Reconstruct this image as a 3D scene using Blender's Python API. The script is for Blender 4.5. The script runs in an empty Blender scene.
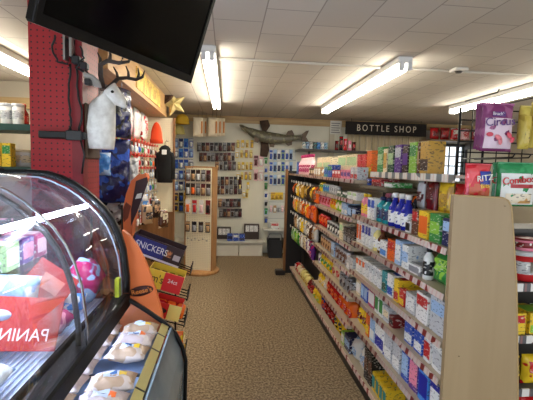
import bpy, math, random
from mathutils import Vector, Matrix, Euler
R = math.radians
PI = math.pi
C = bpy.context.scene.collection
rnd = random.Random(7)

# ------------------------------------------------------------------ camera
F = 390.0
EYE = Vector((0, 0, 1.53))
yv = Vector((-39.5 / F, 33 / F, -1)).normalized()
zv = Vector((0.018, 1, 0)); zv = (zv - yv * zv.dot(yv)).normalized()
xv = yv.cross(zv)
RM = Matrix((xv, yv, zv))            # rows: world axes in camera space -> camera-to-world rotation


def ray(px, py):
    return RM @ Vector(((px - 266.5) / F, (200 - py) / F, -1))


def at(px, py, Y):
    d = ray(px, py)
    return EYE + d * (Y / d.y)


cam_data = bpy.data.cameras.new('camera')
cam = bpy.data.objects.new('camera', cam_data)
C.objects.link(cam)
cam_data.sensor_width = 36
cam_data.lens = 36 * F / 533
cam_data.clip_start = 0.02
cam.matrix_world = Matrix.Translation(EYE) @ RM.to_4x4()
bpy.context.scene.camera = cam

# ------------------------------------------------------------------ colour
RGB = {
    'white': (232, 232, 228), 'cream': (232, 216, 178), 'grey': (140, 140, 142), 'pale grey': (196, 198, 200), 'black': (22, 22, 24),
    'red': (190, 28, 32), 'dark red': (120, 20, 24), 'maroon': (88, 20, 26), 'orange': (232, 104, 28), 'yellow': (238, 200, 44), 'pale yellow': (236, 222, 140),
    'lime': (140, 196, 60), 'green': (50, 138, 60), 'dark green': (24, 74, 44), 'pale green': (176, 206, 150), 'teal': (30, 140, 146),
    'blue': (34, 78, 176), 'deep blue': (20, 32, 150), 'navy': (20, 28, 78), 'pale blue': (160, 192, 226), 'sky blue': (70, 140, 214),
    'purple': (92, 44, 130), 'magenta': (176, 24, 96), 'pink': (232, 136, 160), 'pale pink': (236, 196, 200), 'brown': (98, 56, 32), 'dark brown': (52, 32, 24),
    'tan': (186, 148, 104), 'gold': (196, 152, 60), 'silver': (170, 174, 180),
}


def lin(c):
    if isinstance(c, str):
        c = RGB[c]
    f = lambda v: v / 12.92 if v <= 0.04045 else ((v + 0.055) / 1.055) ** 2.4
    return tuple(f(v / 255) for v in c) + (1,)


MATS = {}


def node_mat(key):
    m = bpy.data.materials.new(key)
    m.use_nodes = True
    nt = m.node_tree
    b = next(n for n in nt.nodes if n.type == 'BSDF_PRINCIPLED')
    return m, nt, b


def M(col, rough=0.5, metal=0.0, spec=0.5):
    key = f'{col}_{rough}_{metal}_{spec}'
    if key not in MATS:
        m, nt, b = node_mat('plain ' + key)
        b.inputs['Base Color'].default_value = lin(col)
        b.inputs['Roughness'].default_value = rough
        b.inputs['Metallic'].default_value = metal
        b.inputs['Specular IOR Level'].default_value = spec
        MATS[key] = m
    return MATS[key]


def N(nt, typ, **kw):
    n = nt.nodes.new(typ)
    for k, v in kw.items():
        setattr(n, k, v)
    return n


def math_(nt, op, a, b=None, c=None):
    n = N(nt, 'ShaderNodeMath', operation=op)
    for i, v in enumerate((a, b, c)):
        if v is None:
            continue
        if isinstance(v, (int, float)):
            n.inputs[i].default_value = v
        else:
            nt.links.new(v, n.inputs[i])
    return n.outputs[0]


def mixc(nt, fac, a, b):
    n = N(nt, 'ShaderNodeMix', data_type='RGBA')
    if isinstance(fac, (int, float)):
        n.inputs[0].default_value = fac
    else:
        nt.links.new(fac, n.inputs[0])
    for i, v in ((6, a), (7, b)):
        if isinstance(v, tuple):
            n.inputs[i].default_value = v
        else:
            nt.links.new(v, n.inputs[i])
    return n.outputs[2]


def noise(nt, scale, detail=2, coord='Object', rough=0.5):
    tc = N(nt, 'ShaderNodeTexCoord')
    n = N(nt, 'ShaderNodeTexNoise')
    n.inputs['Scale'].default_value = scale
    n.inputs['Detail'].default_value = detail
    n.inputs['Roughness'].default_value = rough
    nt.links.new(tc.outputs[coord], n.inputs['Vector'])
    return n


def print_mat(base, acc, rough=0.35, scale=28.0, cut=0.56):
    """printed card or film: base colour with shapes of a second colour"""
    key = f'print {base} {acc} {rough} {scale} {cut}'
    if key not in MATS:
        m, nt, b = node_mat(key)
        n = noise(nt, scale, 1.0)
        f = N(nt, 'ShaderNodeMapRange', clamp=True)
        f.inputs[1].default_value = cut - 0.015
        f.inputs[2].default_value = cut + 0.015
        nt.links.new(n.outputs[0], f.inputs[0])
        c = mixc(nt, f.outputs[0], lin(base), lin(acc))
        # rows of small print
        mp = N(nt, 'ShaderNodeMapping')
        mp.inputs['Scale'].default_value = (60, 60, 150)
        tc = N(nt, 'ShaderNodeTexCoord')
        nt.links.new(tc.outputs['Object'], mp.inputs['Vector'])
        n2 = N(nt, 'ShaderNodeTexNoise')
        n2.inputs['Scale'].default_value = 1.0
        n2.inputs['Detail'].default_value = 0.0
        nt.links.new(mp.outputs[0], n2.inputs['Vector'])
        ink = (40, 40, 52) if sum(lin(base)[:3]) > 0.9 else (226, 224, 214)
        fac = math_(nt, 'MULTIPLY', math_(nt, 'GREATER_THAN', n2.outputs[0], 0.645), 0.6)
        nt.links.new(mixc(nt, fac, c, lin(ink)), b.inputs['Base Color'])
        b.inputs['Roughness'].default_value = rough
        MATS[key] = m
    return MATS[key]


def film_mat(base, acc):
    """glossy crinkled film bag"""
    key = f'film {base} {acc}'
    if key not in MATS:
        m, nt, b = node_mat(key)
        n = noise(nt, 16.0, 1.0)
        f = N(nt, 'ShaderNodeMapRange', clamp=True)
        f.inputs[1].default_value = 0.54
        f.inputs[2].default_value = 0.57
        nt.links.new(n.outputs[0], f.inputs[0])
        nt.links.new(mixc(nt, f.outputs[0], lin(base), lin(acc)), b.inputs['Base Color'])
        b.inputs['Roughness'].default_value = 0.25
        n2 = noise(nt, 40.0, 3.0)
        bp = N(nt, 'ShaderNodeBump')
        bp.inputs['Strength'].default_value = 0.5
        bp.inputs['Distance'].default_value = 0.01
        nt.links.new(n2.outputs[0], bp.inputs['Height'])
        nt.links.new(bp.outputs[0], b.inputs['Normal'])
        MATS[key] = m
    return MATS[key]


def noise_mat(key, c1, c2, scale, rough=0.7, detail=3, bump=0.0, stretch=None):
    if key in MATS:
        return MATS[key]
    m, nt, b = node_mat(key)
    n = noise(nt, scale, detail)
    if stretch:
        mp = N(nt, 'ShaderNodeMapping')
        mp.inputs['Scale'].default_value = stretch
        tc = N(nt, 'ShaderNodeTexCoord')
        nt.links.new(tc.outputs['Object'], mp.inputs['Vector'])
        nt.links.new(mp.outputs[0], n.inputs['Vector'])
    f = N(nt, 'ShaderNodeMapRange', clamp=True)
    f.inputs[1].default_value = 0.32
    f.inputs[2].default_value = 0.68
    nt.links.new(n.outputs[0], f.inputs[0])
    nt.links.new(mixc(nt, f.outputs[0], lin(c1), lin(c2)), b.inputs['Base Color'])
    b.inputs['Roughness'].default_value = rough
    if bump:
        bp = N(nt, 'ShaderNodeBump')
        bp.inputs['Strength'].default_value = bump
        bp.inputs['Distance'].default_value = 0.01
        nt.links.new(n.outputs[0], bp.inputs['Height'])
        nt.links.new(bp.outputs[0], b.inputs['Normal'])
    MATS[key] = m
    return m


def wood_mat(key, c1, c2, axis='z', rough=0.5):
    s = {'x': (2, 30, 30), 'y': (30, 2, 30), 'z': (30, 30, 2)}[axis]
    return noise_mat(key, c1, c2, 1.0, rough, 4, 0.0, s)


def peg_mat(key, col, hole, ax=('X', 'Z'), pitch=0.0254, r=0.13, rough=0.5):
    if key in MATS:
        return MATS[key]
    m, nt, b = node_mat(key)
    tc = N(nt, 'ShaderNodeTexCoord')
    sp = N(nt, 'ShaderNodeSeparateXYZ')
    nt.links.new(tc.outputs['Object'], sp.inputs[0])
    sq = []
    for a in ax:
        v = math_(nt, 'SUBTRACT', math_(nt, 'FRACT', math_(nt, 'MULTIPLY', sp.outputs[a], 1 / pitch)), 0.5)
        sq.append(math_(nt, 'MULTIPLY', v, v))
    d = math_(nt, 'LESS_THAN', math_(nt, 'ADD', sq[0], sq[1]), r * r)
    nt.links.new(mixc(nt, d, lin(col), lin(hole)), b.inputs['Base Color'])
    b.inputs['Roughness'].default_value = rough
    MATS[key] = m
    return m


def strip_mat(key, paper, tag, ax='Y', pitch=0.09, duty=0.5, flecks=0.3):
    """shelf edge strip: paper with a row of printed price tickets"""
    if key in MATS:
        return MATS[key]
    m, nt, b = node_mat(key)
    tc = N(nt, 'ShaderNodeTexCoord')
    sp = N(nt, 'ShaderNodeSeparateXYZ')
    nt.links.new(tc.outputs['Object'], sp.inputs[0])
    v = math_(nt, 'FRACT', math_(nt, 'MULTIPLY', sp.outputs[ax], 1 / pitch))
    a = math_(nt, 'LESS_THAN', v, duty)
    v2 = math_(nt, 'FRACT', math_(nt, 'MULTIPLY', sp.outputs[ax], 1 / 0.031))
    a2 = math_(nt, 'MULTIPLY', math_(nt, 'LESS_THAN', v2, 0.35), flecks)
    n = noise(nt, 9.0, 0.0)
    keep = math_(nt, 'GREATER_THAN', n.outputs[0], 0.43)
    c = mixc(nt, a2, lin(paper), lin((216, 130, 110)))
    nt.links.new(mixc(nt, math_(nt, 'MULTIPLY', a, keep), c, lin(tag)), b.inputs['Base Color'])
    b.inputs['Roughness'].default_value = 0.4
    MATS[key] = m
    return m


def emit_mat(key, col, s):
    if key in MATS:
        return MATS[key]
    m, nt, b = node_mat(key)
    b.inputs['Base Color'].default_value = lin((250, 250, 250))
    b.inputs['Emission Color'].default_value = tuple(col) + (1,)
    b.inputs['Emission Strength'].default_value = s
    MATS[key] = m
    return m


def glass_mat(key, tint=(0.95, 0.97, 0.98), ior=1.45, rough=0.02):
    if key in MATS:
        return MATS[key]
    m = bpy.data.materials.new(key)
    m.use_nodes = True
    nt = m.node_tree
    nt.nodes.clear()
    out = N(nt, 'ShaderNodeOutputMaterial')
    mix = N(nt, 'ShaderNodeMixShader')
    tr = N(nt, 'ShaderNodeBsdfTransparent')
    tr.inputs[0].default_value = tint + (1,)
    gl = N(nt, 'ShaderNodeBsdfGlossy')
    gl.inputs['Roughness'].default_value = rough
    lw = N(nt, 'ShaderNodeLayerWeight')
    lw.inputs[0].default_value = 0.5
    sch = math_(nt, 'ADD', math_(nt, 'MULTIPLY', math_(nt, 'POWER', lw.outputs['Facing'], 4.5), 0.5), ((ior - 1) / (ior + 1)) ** 2)
    nt.links.new(sch, mix.inputs[0])
    nt.links.new(tr.outputs[0], mix.inputs[1])
    nt.links.new(gl.outputs[0], mix.inputs[2])
    nt.links.new(mix.outputs[0], out.inputs[0])
    MATS[key] = m
    return m


# ------------------------------------------------------------------ mesh building
class MB:
    def __init__(s):
        s.v = []; s.f = []; s.sm = []

    def add(s, vs, fs, smooth=False):
        b = len(s.v)
        s.v += [tuple(v) for v in vs]
        s.f += [tuple(b + i for i in f) for f in fs]
        s.sm += [smooth] * len(fs)
        return s

    def box(s, x0, x1, y0, y1, z0, z1, bev=0.0):
        if bev <= 0:
            vs = [(x, y, z) for x in (x0, x1) for y in (y0, y1) for z in (z0, z1)]
            return s.add(vs, [(0, 1, 3, 2), (4, 6, 7, 5), (0, 4, 5, 1), (2, 3, 7, 6), (0, 2, 6, 4), (1, 5, 7, 3)])
        b = min(bev, (x1 - x0) / 2.1, (y1 - y0) / 2.1, (z1 - z0) / 2.1)
        lo, hi = (x0, y0, z0), (x1, y1, z1)
        idx = {}
        vs = []
        for sx in (0, 1):
            for sy in (0, 1):
                for sz in (0, 1):
                    sg = (sx, sy, sz)
                    for k in range(3):
                        p = []
                        for a in range(3):
                            e = hi[a] if sg[a] else lo[a]
                            p.append(e if a == k else e + (-b if sg[a] else b))
                        idx[(sg, k)] = len(vs)
                        vs.append(p)
        fs = []
        for k in range(3):
            u, w = [a for a in range(3) if a != k]
            for t in (0, 1):
                q = []
                for (a, c) in ((0, 0), (1, 0), (1, 1), (0, 1)):
                    g = [0, 0, 0]; g[k] = t; g[u] = a; g[w] = c
                    q.append(idx[(tuple(g), k)])
                fs.append(tuple(q))
            for a in (0, 1):
                for c in (0, 1):
                    g0 = [0, 0, 0]; g0[u] = a; g0[w] = c; g0[k] = 0
                    g1 = list(g0); g1[k] = 1
                    g0, g1 = tuple(g0), tuple(g1)
                    fs.append((idx[(g0, u)], idx[(g1, u)], idx[(g1, w)], idx[(g0, w)]))
        for sg in {k[0] for k in idx}:
            fs.append(tuple(idx[(sg, k)] for k in range(3)))
        return s.add(vs, fs)

    def lathe(s, prof, n=16, c=(0, 0, 0), sy=1.0, smooth=True):
        vs, fs = [], []
        for r, z in prof:
            for i in range(n):
                a = 2 * PI * i / n
                vs.append((c[0] + r * math.cos(a), c[1] + r * sy * math.sin(a), c[2] + z))
        for j in range(len(prof) - 1):
            for i in range(n):
                k = (i + 1) % n
                fs.append((j * n + i, j * n + k, (j + 1) * n + k, (j + 1) * n + i))
        fs.append(tuple(range(n))[::-1])
        fs.append(tuple((len(prof) - 1) * n + i for i in range(n)))
        return s.add(vs, fs, smooth)

    def tube(s, pts, r, n=8, closed=False):
        pts = [Vector(p) for p in pts]
        vs, fs = [], []
        up = Vector((0.12, 0.31, 0.94))
        L = len(pts)
        rr = r if isinstance(r, (list, tuple)) else [r] * L
        for i, p in enumerate(pts):
            t = (pts[min(i + 1, L - 1)] - pts[max(i - 1, 0)])
            t = t.normalized() if t.length > 1e-9 else Vector((0, 0, 1))
            a = t.cross(up)
            if a.length < 1e-3:
                a = t.cross(Vector((1, 0, 0)))
            a.normalize()
            b = t.cross(a)
            for k in range(n):
                w = 2 * PI * k / n
                vs.append(p + (a * math.cos(w) + b * math.sin(w)) * rr[i])
        for j in range(L - 1):
            for k in range(n):
                q = (k + 1) % n
                fs.append((j * n + k, j * n + q, (j + 1) * n + q, (j + 1) * n + k))
        fs.append(tuple(range(n))[::-1])
        fs.append(tuple((L - 1) * n + k for k in range(n)))
        return s.add(vs, fs, True)

    def prism(s, poly, a, b, axis='y'):
        """polygon in the plane across the axis, pushed from a to b"""
        n = len(poly)
        mk = {'y': lambda p, t: (p[0], t, p[1]), 'x': lambda p, t: (t, p[0], p[1]), 'z': lambda p, t: (p[0], p[1], t)}[axis]
        vs = [mk(p, a) for p in poly] + [mk(p, b) for p in poly]
        fs = [tuple(range(n)), tuple(range(2 * n - 1, n - 1, -1))]
        fs += [(i, (i + 1) % n, n + (i + 1) % n, n + i) for i in range(n)]
        return s.add(vs, fs)

    def sheet(s, prof, a, b, t, axis='y', smooth=True):
        """a bent sheet of thickness t whose profile is an open polyline, pushed from a to b"""
        P = [Vector((p[0], p[1])) for p in prof]
        off = []
        for i, p in enumerate(P):
            d = (P[min(i + 1, len(P) - 1)] - P[max(i - 1, 0)]).normalized()
            off.append(p + Vector((-d.y, d.x)) * t)
        n = len(P)
        mk = {'y': lambda p, q: (p[0], q, p[1]), 'x': lambda p, q: (q, p[0], p[1])}[axis]
        vs = [mk(p, a) for p in P] + [mk(p, b) for p in P] + [mk(p, a) for p in off] + [mk(p, b) for p in off]
        fs = []
        for i in range(n - 1):
            fs += [(i, i + 1, n + i + 1, n + i), (2 * n + i, 3 * n + i, 3 * n + i + 1, 2 * n + i + 1), (i, 2 * n + i, 2 * n + i + 1, i + 1), (n + i, n + i + 1, 3 * n + i + 1, 3 * n + i)]
        for i in (0, n - 1):
            fs.append((i, n + i, 3 * n + i, 2 * n + i))
        return s.add(vs, fs, smooth)

    def loft(s, secs, n=14):
        """secs: (centre, half width vector, half height vector)"""
        vs, fs = [], []
        for c, a, b in secs:
            c, a, b = Vector(c), Vector(a), Vector(b)
            for k in range(n):
                w = 2 * PI * k / n
                vs.append(c + a * math.cos(w) + b * math.sin(w))
        for j in range(len(secs) - 1):
            for k in range(n):
                q = (k + 1) % n
                fs.append((j * n + k, j * n + q, (j + 1) * n + q, (j + 1) * n + k))
        fs.append(tuple(range(n))[::-1])
        fs.append(tuple((len(secs) - 1) * n + k for k in range(n)))
        return s.add(vs, fs, True)

    def pillow(s, w, h, t, nx=8, nz=10, u0=-1, u1=1, v0=-1, v1=1, off=0.0, wob=0.0, seed=1, both=True):
        """a filled bag standing on z = 0, front to -y; a part of its front only when both is False"""
        def pt(u, v, sd):
            p = (1 - abs(u) ** 2.6) * (1 - abs(v) ** 3.2)
            wv = wob * (math.sin(7 * u + 5 * v + seed) + math.sin(11 * v - 4 * u + 2 * seed)) * p
            ww = w / 2 * (1 - 0.06 * (1 - v * v))
            return (u * ww, sd * (t / 2 * max(p, 0) ** 0.6 + off + 0.0015) + wv, h / 2 + v * h / 2)
        vs, fs = [], []
        for sd in ((-1, 1) if both else (-1,)):
            b = len(vs)
            for j in range(nz + 1):
                for i in range(nx + 1):
                    vs.append(pt(u0 + (u1 - u0) * i / nx, v0 + (v1 - v0) * j / nz, sd))
            for j in range(nz):
                for i in range(nx):
                    q = (b + j * (nx + 1) + i, b + j * (nx + 1) + i + 1, b + (j + 1) * (nx + 1) + i + 1, b + (j + 1) * (nx + 1) + i)
                    fs.append(q if sd < 0 else q[::-1])
        if both:
            k = (nx + 1) * (nz + 1)
            rim = [i for i in range(nx + 1)] + [j * (nx + 1) + nx for j in range(1, nz + 1)] + [nz * (nx + 1) + i for i in range(nx - 1, -1, -1)] + [j * (nx + 1) for j in range(nz - 1, 0, -1)]
            for a, b in zip(rim, rim[1:] + rim[:1]):
                fs.append((b, a, a + k, b + k))
        return s.add(vs, fs, True)

    def build(s, name, mat, parent=None, loc=None):
        me = bpy.data.meshes.new(name)
        me.from_pydata(s.v, [], s.f)
        me.validate()
        for p, q in zip(me.polygons, s.sm):
            p.use_smooth = q
        me.materials.append(mat)
        o = bpy.data.objects.new(name, me)
        C.objects.link(o)
        if parent is not None:
            o.parent = parent
            if parent.get('fixed'):
                o.location = -parent.location
        if loc is not None:
            o.location = loc
        return o


def text(body, size, mat, parent, name='lettering', loc=(0, 0, 0), rot=(PI / 2, 0, 0), depth=0.001, space=1.0, sx=1.0):
    cu = bpy.data.curves.new(name, 'FONT')
    cu.body = body
    cu.size = size
    cu.extrude = depth
    cu.align_x = 'CENTER'
    cu.align_y = 'CENTER'
    cu.space_character = space
    tmp = bpy.data.objects.new(name, cu)
    C.objects.link(tmp)
    dg = bpy.context.evaluated_depsgraph_get()
    me = bpy.data.meshes.new_from_object(tmp.evaluated_get(dg))
    bpy.data.objects.remove(tmp)
    bpy.data.curves.remove(cu)
    me.materials.clear()
    me.materials.append(mat)
    o = bpy.data.objects.new(name, me)
    C.objects.link(o)
    o.parent = parent
    o.location = loc
    if parent.get('fixed'):
        o.location = Vector(loc) - parent.location
    o.rotation_euler = rot
    o.scale = (sx, 1, 1)
    return o


SEEN = {}


def tag(o, label, cat, group=None):
    n = len(label.replace(',', ' ').split())
    if not 4 <= n <= 16:
        print("LABEL LENGTH", n, label)
    if label in SEEN:
        print('DUPLICATE LABEL', label)
    SEEN[label] = 1
    o['label'] = label
    o['category'] = cat
    if group:
        o['group'] = group
    return o


def thing(name, label, cat, loc=(0, 0, 0), rot=(0, 0, 0), group=None, fixed=False):
    o = bpy.data.objects.new(name, None)
    C.objects.link(o)
    o.empty_display_size = 0.05
    o.location = loc
    o.rotation_euler = rot
    if fixed:
        o['fixed'] = True
    return tag(o, label, cat, group)


def struct(name, mb, mat, parent=None):
    o = mb.build(name, mat, parent)
    if parent is None:
        o['kind'] = 'structure'
    return o


def dup(root):
    r = root.copy()
    C.objects.link(r)
    for ch in list(root.children):
        c = ch.copy()
        C.objects.link(c)
        c.parent = r
        for g in list(ch.children):
            d = g.copy()
            C.objects.link(d)
            d.parent = c
    return r


ORD = ['first', 'second', 'third', 'fourth', 'fifth', 'sixth', 'seventh', 'eighth', 'ninth', 'tenth', 'eleventh', 'twelfth', 'thirteenth', 'fourteenth', 'fifteenth', 'sixteenth', 'seventeenth', 'eighteenth', 'nineteenth', 'twentieth',
       'twenty-first', 'twenty-second', 'twenty-third', 'twenty-fourth', 'twenty-fifth', 'twenty-sixth', 'twenty-seventh', 'twenty-eighth']

# ------------------------------------------------------------------ the goods: each stands on z = 0 with its front to -y
def g_carton(root, w, d, h, base, acc, k):
    b = MB().box(-w / 2, w / 2, 0, d, 0, h, 0.0015)
    b.build('carton_body', print_mat(base, acc, 0.4, 24, 0.70), root)
    z0, z1 = [(0.30, 0.72), (0.55, 0.90), (0.10, 0.45), (0.18, 0.82)][k % 4]
    MB().box(-w * 0.44, w * 0.44, -0.001, 0.0005, h * z0, h * z1).build('front_panel', print_mat(acc, base, 0.4, 30, 0.68) if k % 3 else M(acc, 0.4), root)
    if k % 2 == 0:
        MB().box(-w * 0.40, w * 0.40, d * 0.2, d * 0.8, h - 0.0005, h + 0.0008).build('top_flap', M(acc if k % 4 else base, 0.45), root)


def g_bottle(root, w, d, h, base, acc, k):
    r = w / 2
    hb = h * (0.62 if k % 2 else 0.74)
    c = (0, r, 0)
    MB().lathe([(r * 0.9, 0), (r, 0.006), (r, hb * 0.9), (r * 0.8, hb), (r * 0.42, hb + (h - hb) * 0.35), (r * 0.42, h * 0.9)], 16, c).build('bottle_body', M(base, 0.25), root)
    MB().lathe([(r * 0.50, h * 0.86), (r * 0.52, h * 0.98), (r * 0.44, h)], 14, c).build('cap', M(acc, 0.35), root)
    MB().lathe([(r * 1.015, hb * 0.2), (r * 1.02, hb * 0.22), (r * 1.02, hb * 0.76), (r * 1.015, hb * 0.78)], 16, c).build('bottle_label', print_mat(acc if k % 3 else 'white', base, 0.35, 30, 0.58), root)


def g_tub(root, w, d, h, base, acc, k):
    r = w / 2
    c = (0, r, 0)
    MB().lathe([(r * 0.86, 0), (r * 0.9, 0.003), (r * 0.98, h * 0.86)], 18, c).build('tub_body', M(base, 0.4), root)
    MB().lathe([(r, h * 0.85), (r * 1.03, h * 0.88), (r * 1.03, h * 0.97), (r * 0.97, h)], 18, c).build('lid', M(acc, 0.4), root)
    MB().lathe([(r * 0.935, h * 0.25), (r * 0.945, h * 0.26), (r * 0.975, h * 0.66), (r * 0.965, h * 0.67)], 18, c).build('tub_label', print_mat(acc, 'white', 0.4, 26, 0.55), root)


def g_can(root, w, d, h, base, acc, k):
    r = w / 2
    c = (0, r, 0)
    MB().lathe([(r * 0.93, 0), (r, 0.006), (r, h - 0.006), (r * 0.93, h)], 16, c).build('can_body', M('silver', 0.3, 0.8), root)
    MB().lathe([(r * 1.01, 0.012), (r * 1.02, 0.013), (r * 1.02, h - 0.013), (r * 1.01, h - 0.012)], 16, c).build('can_label', print_mat(base, acc, 0.35, 24, 0.52), root)


def g_pouch(root, w, d, h, base, acc, k):
    b = MB().pillow(w, h, d, wob=d * 0.05, seed=k)
    b.v = [(x, y + d / 2 + 0.003, z) for x, y, z in b.v]
    b.build('pouch_body', film_mat(base, acc), root)
    p = MB().pillow(w, h, d, 6, 6, -0.62, 0.62, -0.45 + 0.2 * (k % 3), 0.25 + 0.2 * (k % 3), 0.0015, d * 0.05, k, False)
    p.v = [(x, y + d / 2 + 0.003, z) for x, y, z in p.v]
    p.build('front_print', print_mat(acc, base, 0.3, 34, 0.6), root)


def g_flat(root, w, d, h, base, acc, k):
    """a carton lying flat, its print on the top"""
    MB().box(-w / 2, w / 2, 0, d, 0, h, 0.0015).build('carton_body', print_mat(base, acc, 0.4, 34, 0.64), root)
    MB().box(-w * 0.4, w * 0.4, d * 0.15, d * 0.6, h - 0.0005, h + 0.001).build('top_panel', M(acc, 0.4), root)
    MB().box(-w * 0.42, w * 0.42, -0.001, 0.0005, h * 0.2, h * 0.8).build('front_panel', M(acc, 0.4), root)


def g_card(root, w, d, h, base, acc, k):
    """a hang-sell card: backing card, clear bulge, and what shows in it"""
    b = MB().box(-w / 2, w / 2, 0, 0.0025, 0, h)
    b.build('backing_card', print_mat(base, acc, 0.45, 40, 0.62), root)
    MB().pillow(w * 0.7, h * 0.55, d, 5, 5).build('blister', M(acc, 0.35), root, (0, -0.001, h * 0.1))
    MB().box(-w * 0.48, w * 0.48, -0.0012, 0, h * 0.74, h * 0.96).build('header', M(acc if k % 3 == 0 else base, 0.4), root)


GOODS = {
    'carton': (g_carton, 'box', 'carton', '{b} carton with {a} panel'),
    'flat': (g_flat, 'box', 'flat_carton', '{b} flat carton with {a} panel'),
    'bottle': (g_bottle, 'bottle', 'bottle', '{b} bottle with {a} cap'),
    'tub': (g_tub, 'tub', 'tub', '{b} tub with {a} lid'),
    'can': (g_can, 'can', 'can', '{b} can with {a} print'),
    'pouch': (g_pouch, 'bag', 'pouch', '{b} pouch with {a} print'),
    'hang': (g_pouch, 'bag', 'hanging_pouch', '{b} bag with {a} print'),
    'card': (g_card, 'pack', 'hanging_pack', '{b} pack with {a} window'),
}
PROTO = {}


def good(kind, w, d, h, b, a, k, label_tail, group, loc, rz):
    fn, cat, name, lab = GOODS[kind]
    key = (kind, w, d, h, b, a, k % 12)
    label = lab.format(b=b, a=a) + ', ' + label_tail
    if key in PROTO:
        o = dup(PROTO[key])
        tag(o, label, cat, group)
    else:
        o = thing(name, label, cat, group=group)
        fn(o, w, d, h, b, a, k)
        PROTO[key] = o
    o.location = loc
    o.rotation_euler = (0, 0, rz)
    return o


def shelf_row(specs, y0, y1, x, z, tail, group, jitter=0.004, step=1):
    """goods along a shelf that faces -x, from y0 (nearest the shop door) on; specs: (kind, w, d, h, base, accent, how many)"""
    y, i = y0, 0
    for sp in specs:
        kind, w, d, h, b, a, n = sp
        if kind == 'gap':
            y += w
            continue
        k = rnd.randrange(12)
        for _ in range(n):
            if y + w > y1 or i >= len(ORD):
                return
            good(kind, w, d, h, b, a, k, tail.format(o=ORD[i]), group, (x + rnd.uniform(0, jitter), y + w / 2, z + 0.001), -PI / 2 + rnd.uniform(-.035, .035))
            y += w + (0.012 if kind in ('carton', 'flat') else 0.010) + rnd.uniform(0, 0.004)
            i += 1
# ================================================================== ROOM
CEIL = 2.42
YB = 6.95                      # back wall
XR, XL = 5.3, -3.2
YN = -1.6                      # the shop front (open, daylight)

# carpet
m, nt, b = node_mat('carpet')
n1 = noise(nt, 60.0, 3.0, rough=0.75)
n2 = noise(nt, 1.3, 2.0)
f = N(nt, 'ShaderNodeMapRange', clamp=True); f.inputs[1].default_value = 0.38; f.inputs[2].default_value = 0.62
nt.links.new(n1.outputs[0], f.inputs[0])
c1 = mixc(nt, f.outputs[0], lin((88, 74, 56)), lin((186, 164, 132)))
c2 = mixc(nt, math_(nt, 'MULTIPLY', n2.outputs[0], 0.35), c1, lin((140, 121, 94)))
nt.links.new(c2, b.inputs['Base Color'])
b.inputs['Roughness'].default_value = 0.95
b.inputs['Specular IOR Level'].default_value = 0.1
struct('floor', MB().box(XL - .1, XR + .1, YN, YB + .1, -0.05, 0), m)

# ceiling of fibre tiles
m, nt, b = node_mat('ceiling tiles')
tc = N(nt, 'ShaderNodeTexCoord')
mp = N(nt, 'ShaderNodeMapping'); mp.inputs['Rotation'].default_value = (0, 0, PI / 2); mp.inputs['Location'].default_value = (0, -0.205 + 0.61, 0)
nt.links.new(tc.outputs['Object'], mp.inputs['Vector'])
bk = N(nt, 'ShaderNodeTexBrick', offset=0.5)
bk.inputs['Color1'].default_value = lin((206, 199, 187)); bk.inputs['Color2'].default_value = lin((197, 190, 178)); bk.inputs['Mortar'].default_value = lin((158, 150, 139))
bk.inputs['Scale'].default_value = 1.0
bk.inputs['Mortar Size'].default_value = 0.004
bk.inputs['Brick Width'].default_value = 0.41; bk.inputs['Row Height'].default_value = 0.305
nt.links.new(mp.outputs[0], bk.inputs['Vector'])
nt.links.new(bk.outputs[0], b.inputs['Base Color'])
b.inputs['Roughness'].default_value = 0.9
struct('ceiling', MB().box(XL - .1, XR + .1, YN, YB + .1, CEIL, CEIL + 0.06), m)

# back wall with the window at its far right end
WALL = (226, 224, 206)
wm = noise_mat('back wall slat board', WALL, (219, 217, 199), 5.0, 0.7)
wx0, wx1, wz0, wz1 = 3.72, 4.42, 1.30, 2.02
bw = MB()
bw.box(XL, wx0, YB, YB + .1, 0, CEIL).box(wx1, XR, YB, YB + .1, 0, CEIL).box(wx0, wx1, YB, YB + .1, 0, wz0).box(wx0, wx1, YB, YB + .1, wz1, CEIL)
struct('wall_back', bw, wm)
struct('wall_right', MB().box(XR, XR + .1, YN, YB + .1, 0, CEIL), M((190, 180, 160), 0.7))
struct('wall_left', MB().box(XL - .1, XL, YN, YB + .1, 0, CEIL), M((190, 184, 168), 0.7))
struct('trim_1', MB().box(-1.25, XR, YB - 0.03, YB, 2.30, CEIL - 0.002), wood_mat('pine strip', (196, 168, 120), (170, 138, 92), 'x'))
# upright boards at the back, to the right of the sign post
tb = MB()
for i in range(13):
    x = 2.16 + i * 0.115
    tb.box(x, x + 0.105, YB - 0.022, YB, 1.5, 2.28, 0.004)
struct('trim_2', tb, wood_mat('pale matchboard', (206, 190, 154), (184, 164, 124), 'z'))
# window frame and pane
w = MB()
for a, c in ((wx0 - .05, wx0), (wx1, wx1 + .05)):
    w.box(a, c, YB - .02, YB + .1, wz0 - .05, wz1 + .05)
for a, c in ((wz0 - .05, wz0), (wz1, wz1 + .05)):
    w.box(wx0, wx1, YB - .02, YB + .1, a, c)
for i in range(1, 5):
    x = wx0 + (wx1 - wx0) * i / 5
    w.box(x - .01, x + .01, YB + .02, YB + .04, wz0, wz1)
for i in range(1, 4):
    z = wz0 + (wz1 - wz0) * i / 4
    w.box(wx0, wx1, YB + .021, YB + .039, z - .01, z + .01)
win = struct('window_1', w, M((60, 60, 62), 0.5))
MB().box(wx0, wx1, YB + .055, YB + .06, wz0, wz1).build('window_pane', glass_mat('clear glass'), win)

# partition behind the counter on the left, seen above the counter shelf
pw = MB().box(XL, -1.32, 4.7, 4.8, 0, CEIL)
struct('wall_counter', pw, M((188, 178, 158), 0.7))
struct('trim_3', MB().box(XL, -1.32, 4.67, 4.7, 2.12, 2.24), wood_mat('pine strip', (196, 168, 120), (170, 138, 92), 'x'))

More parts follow.
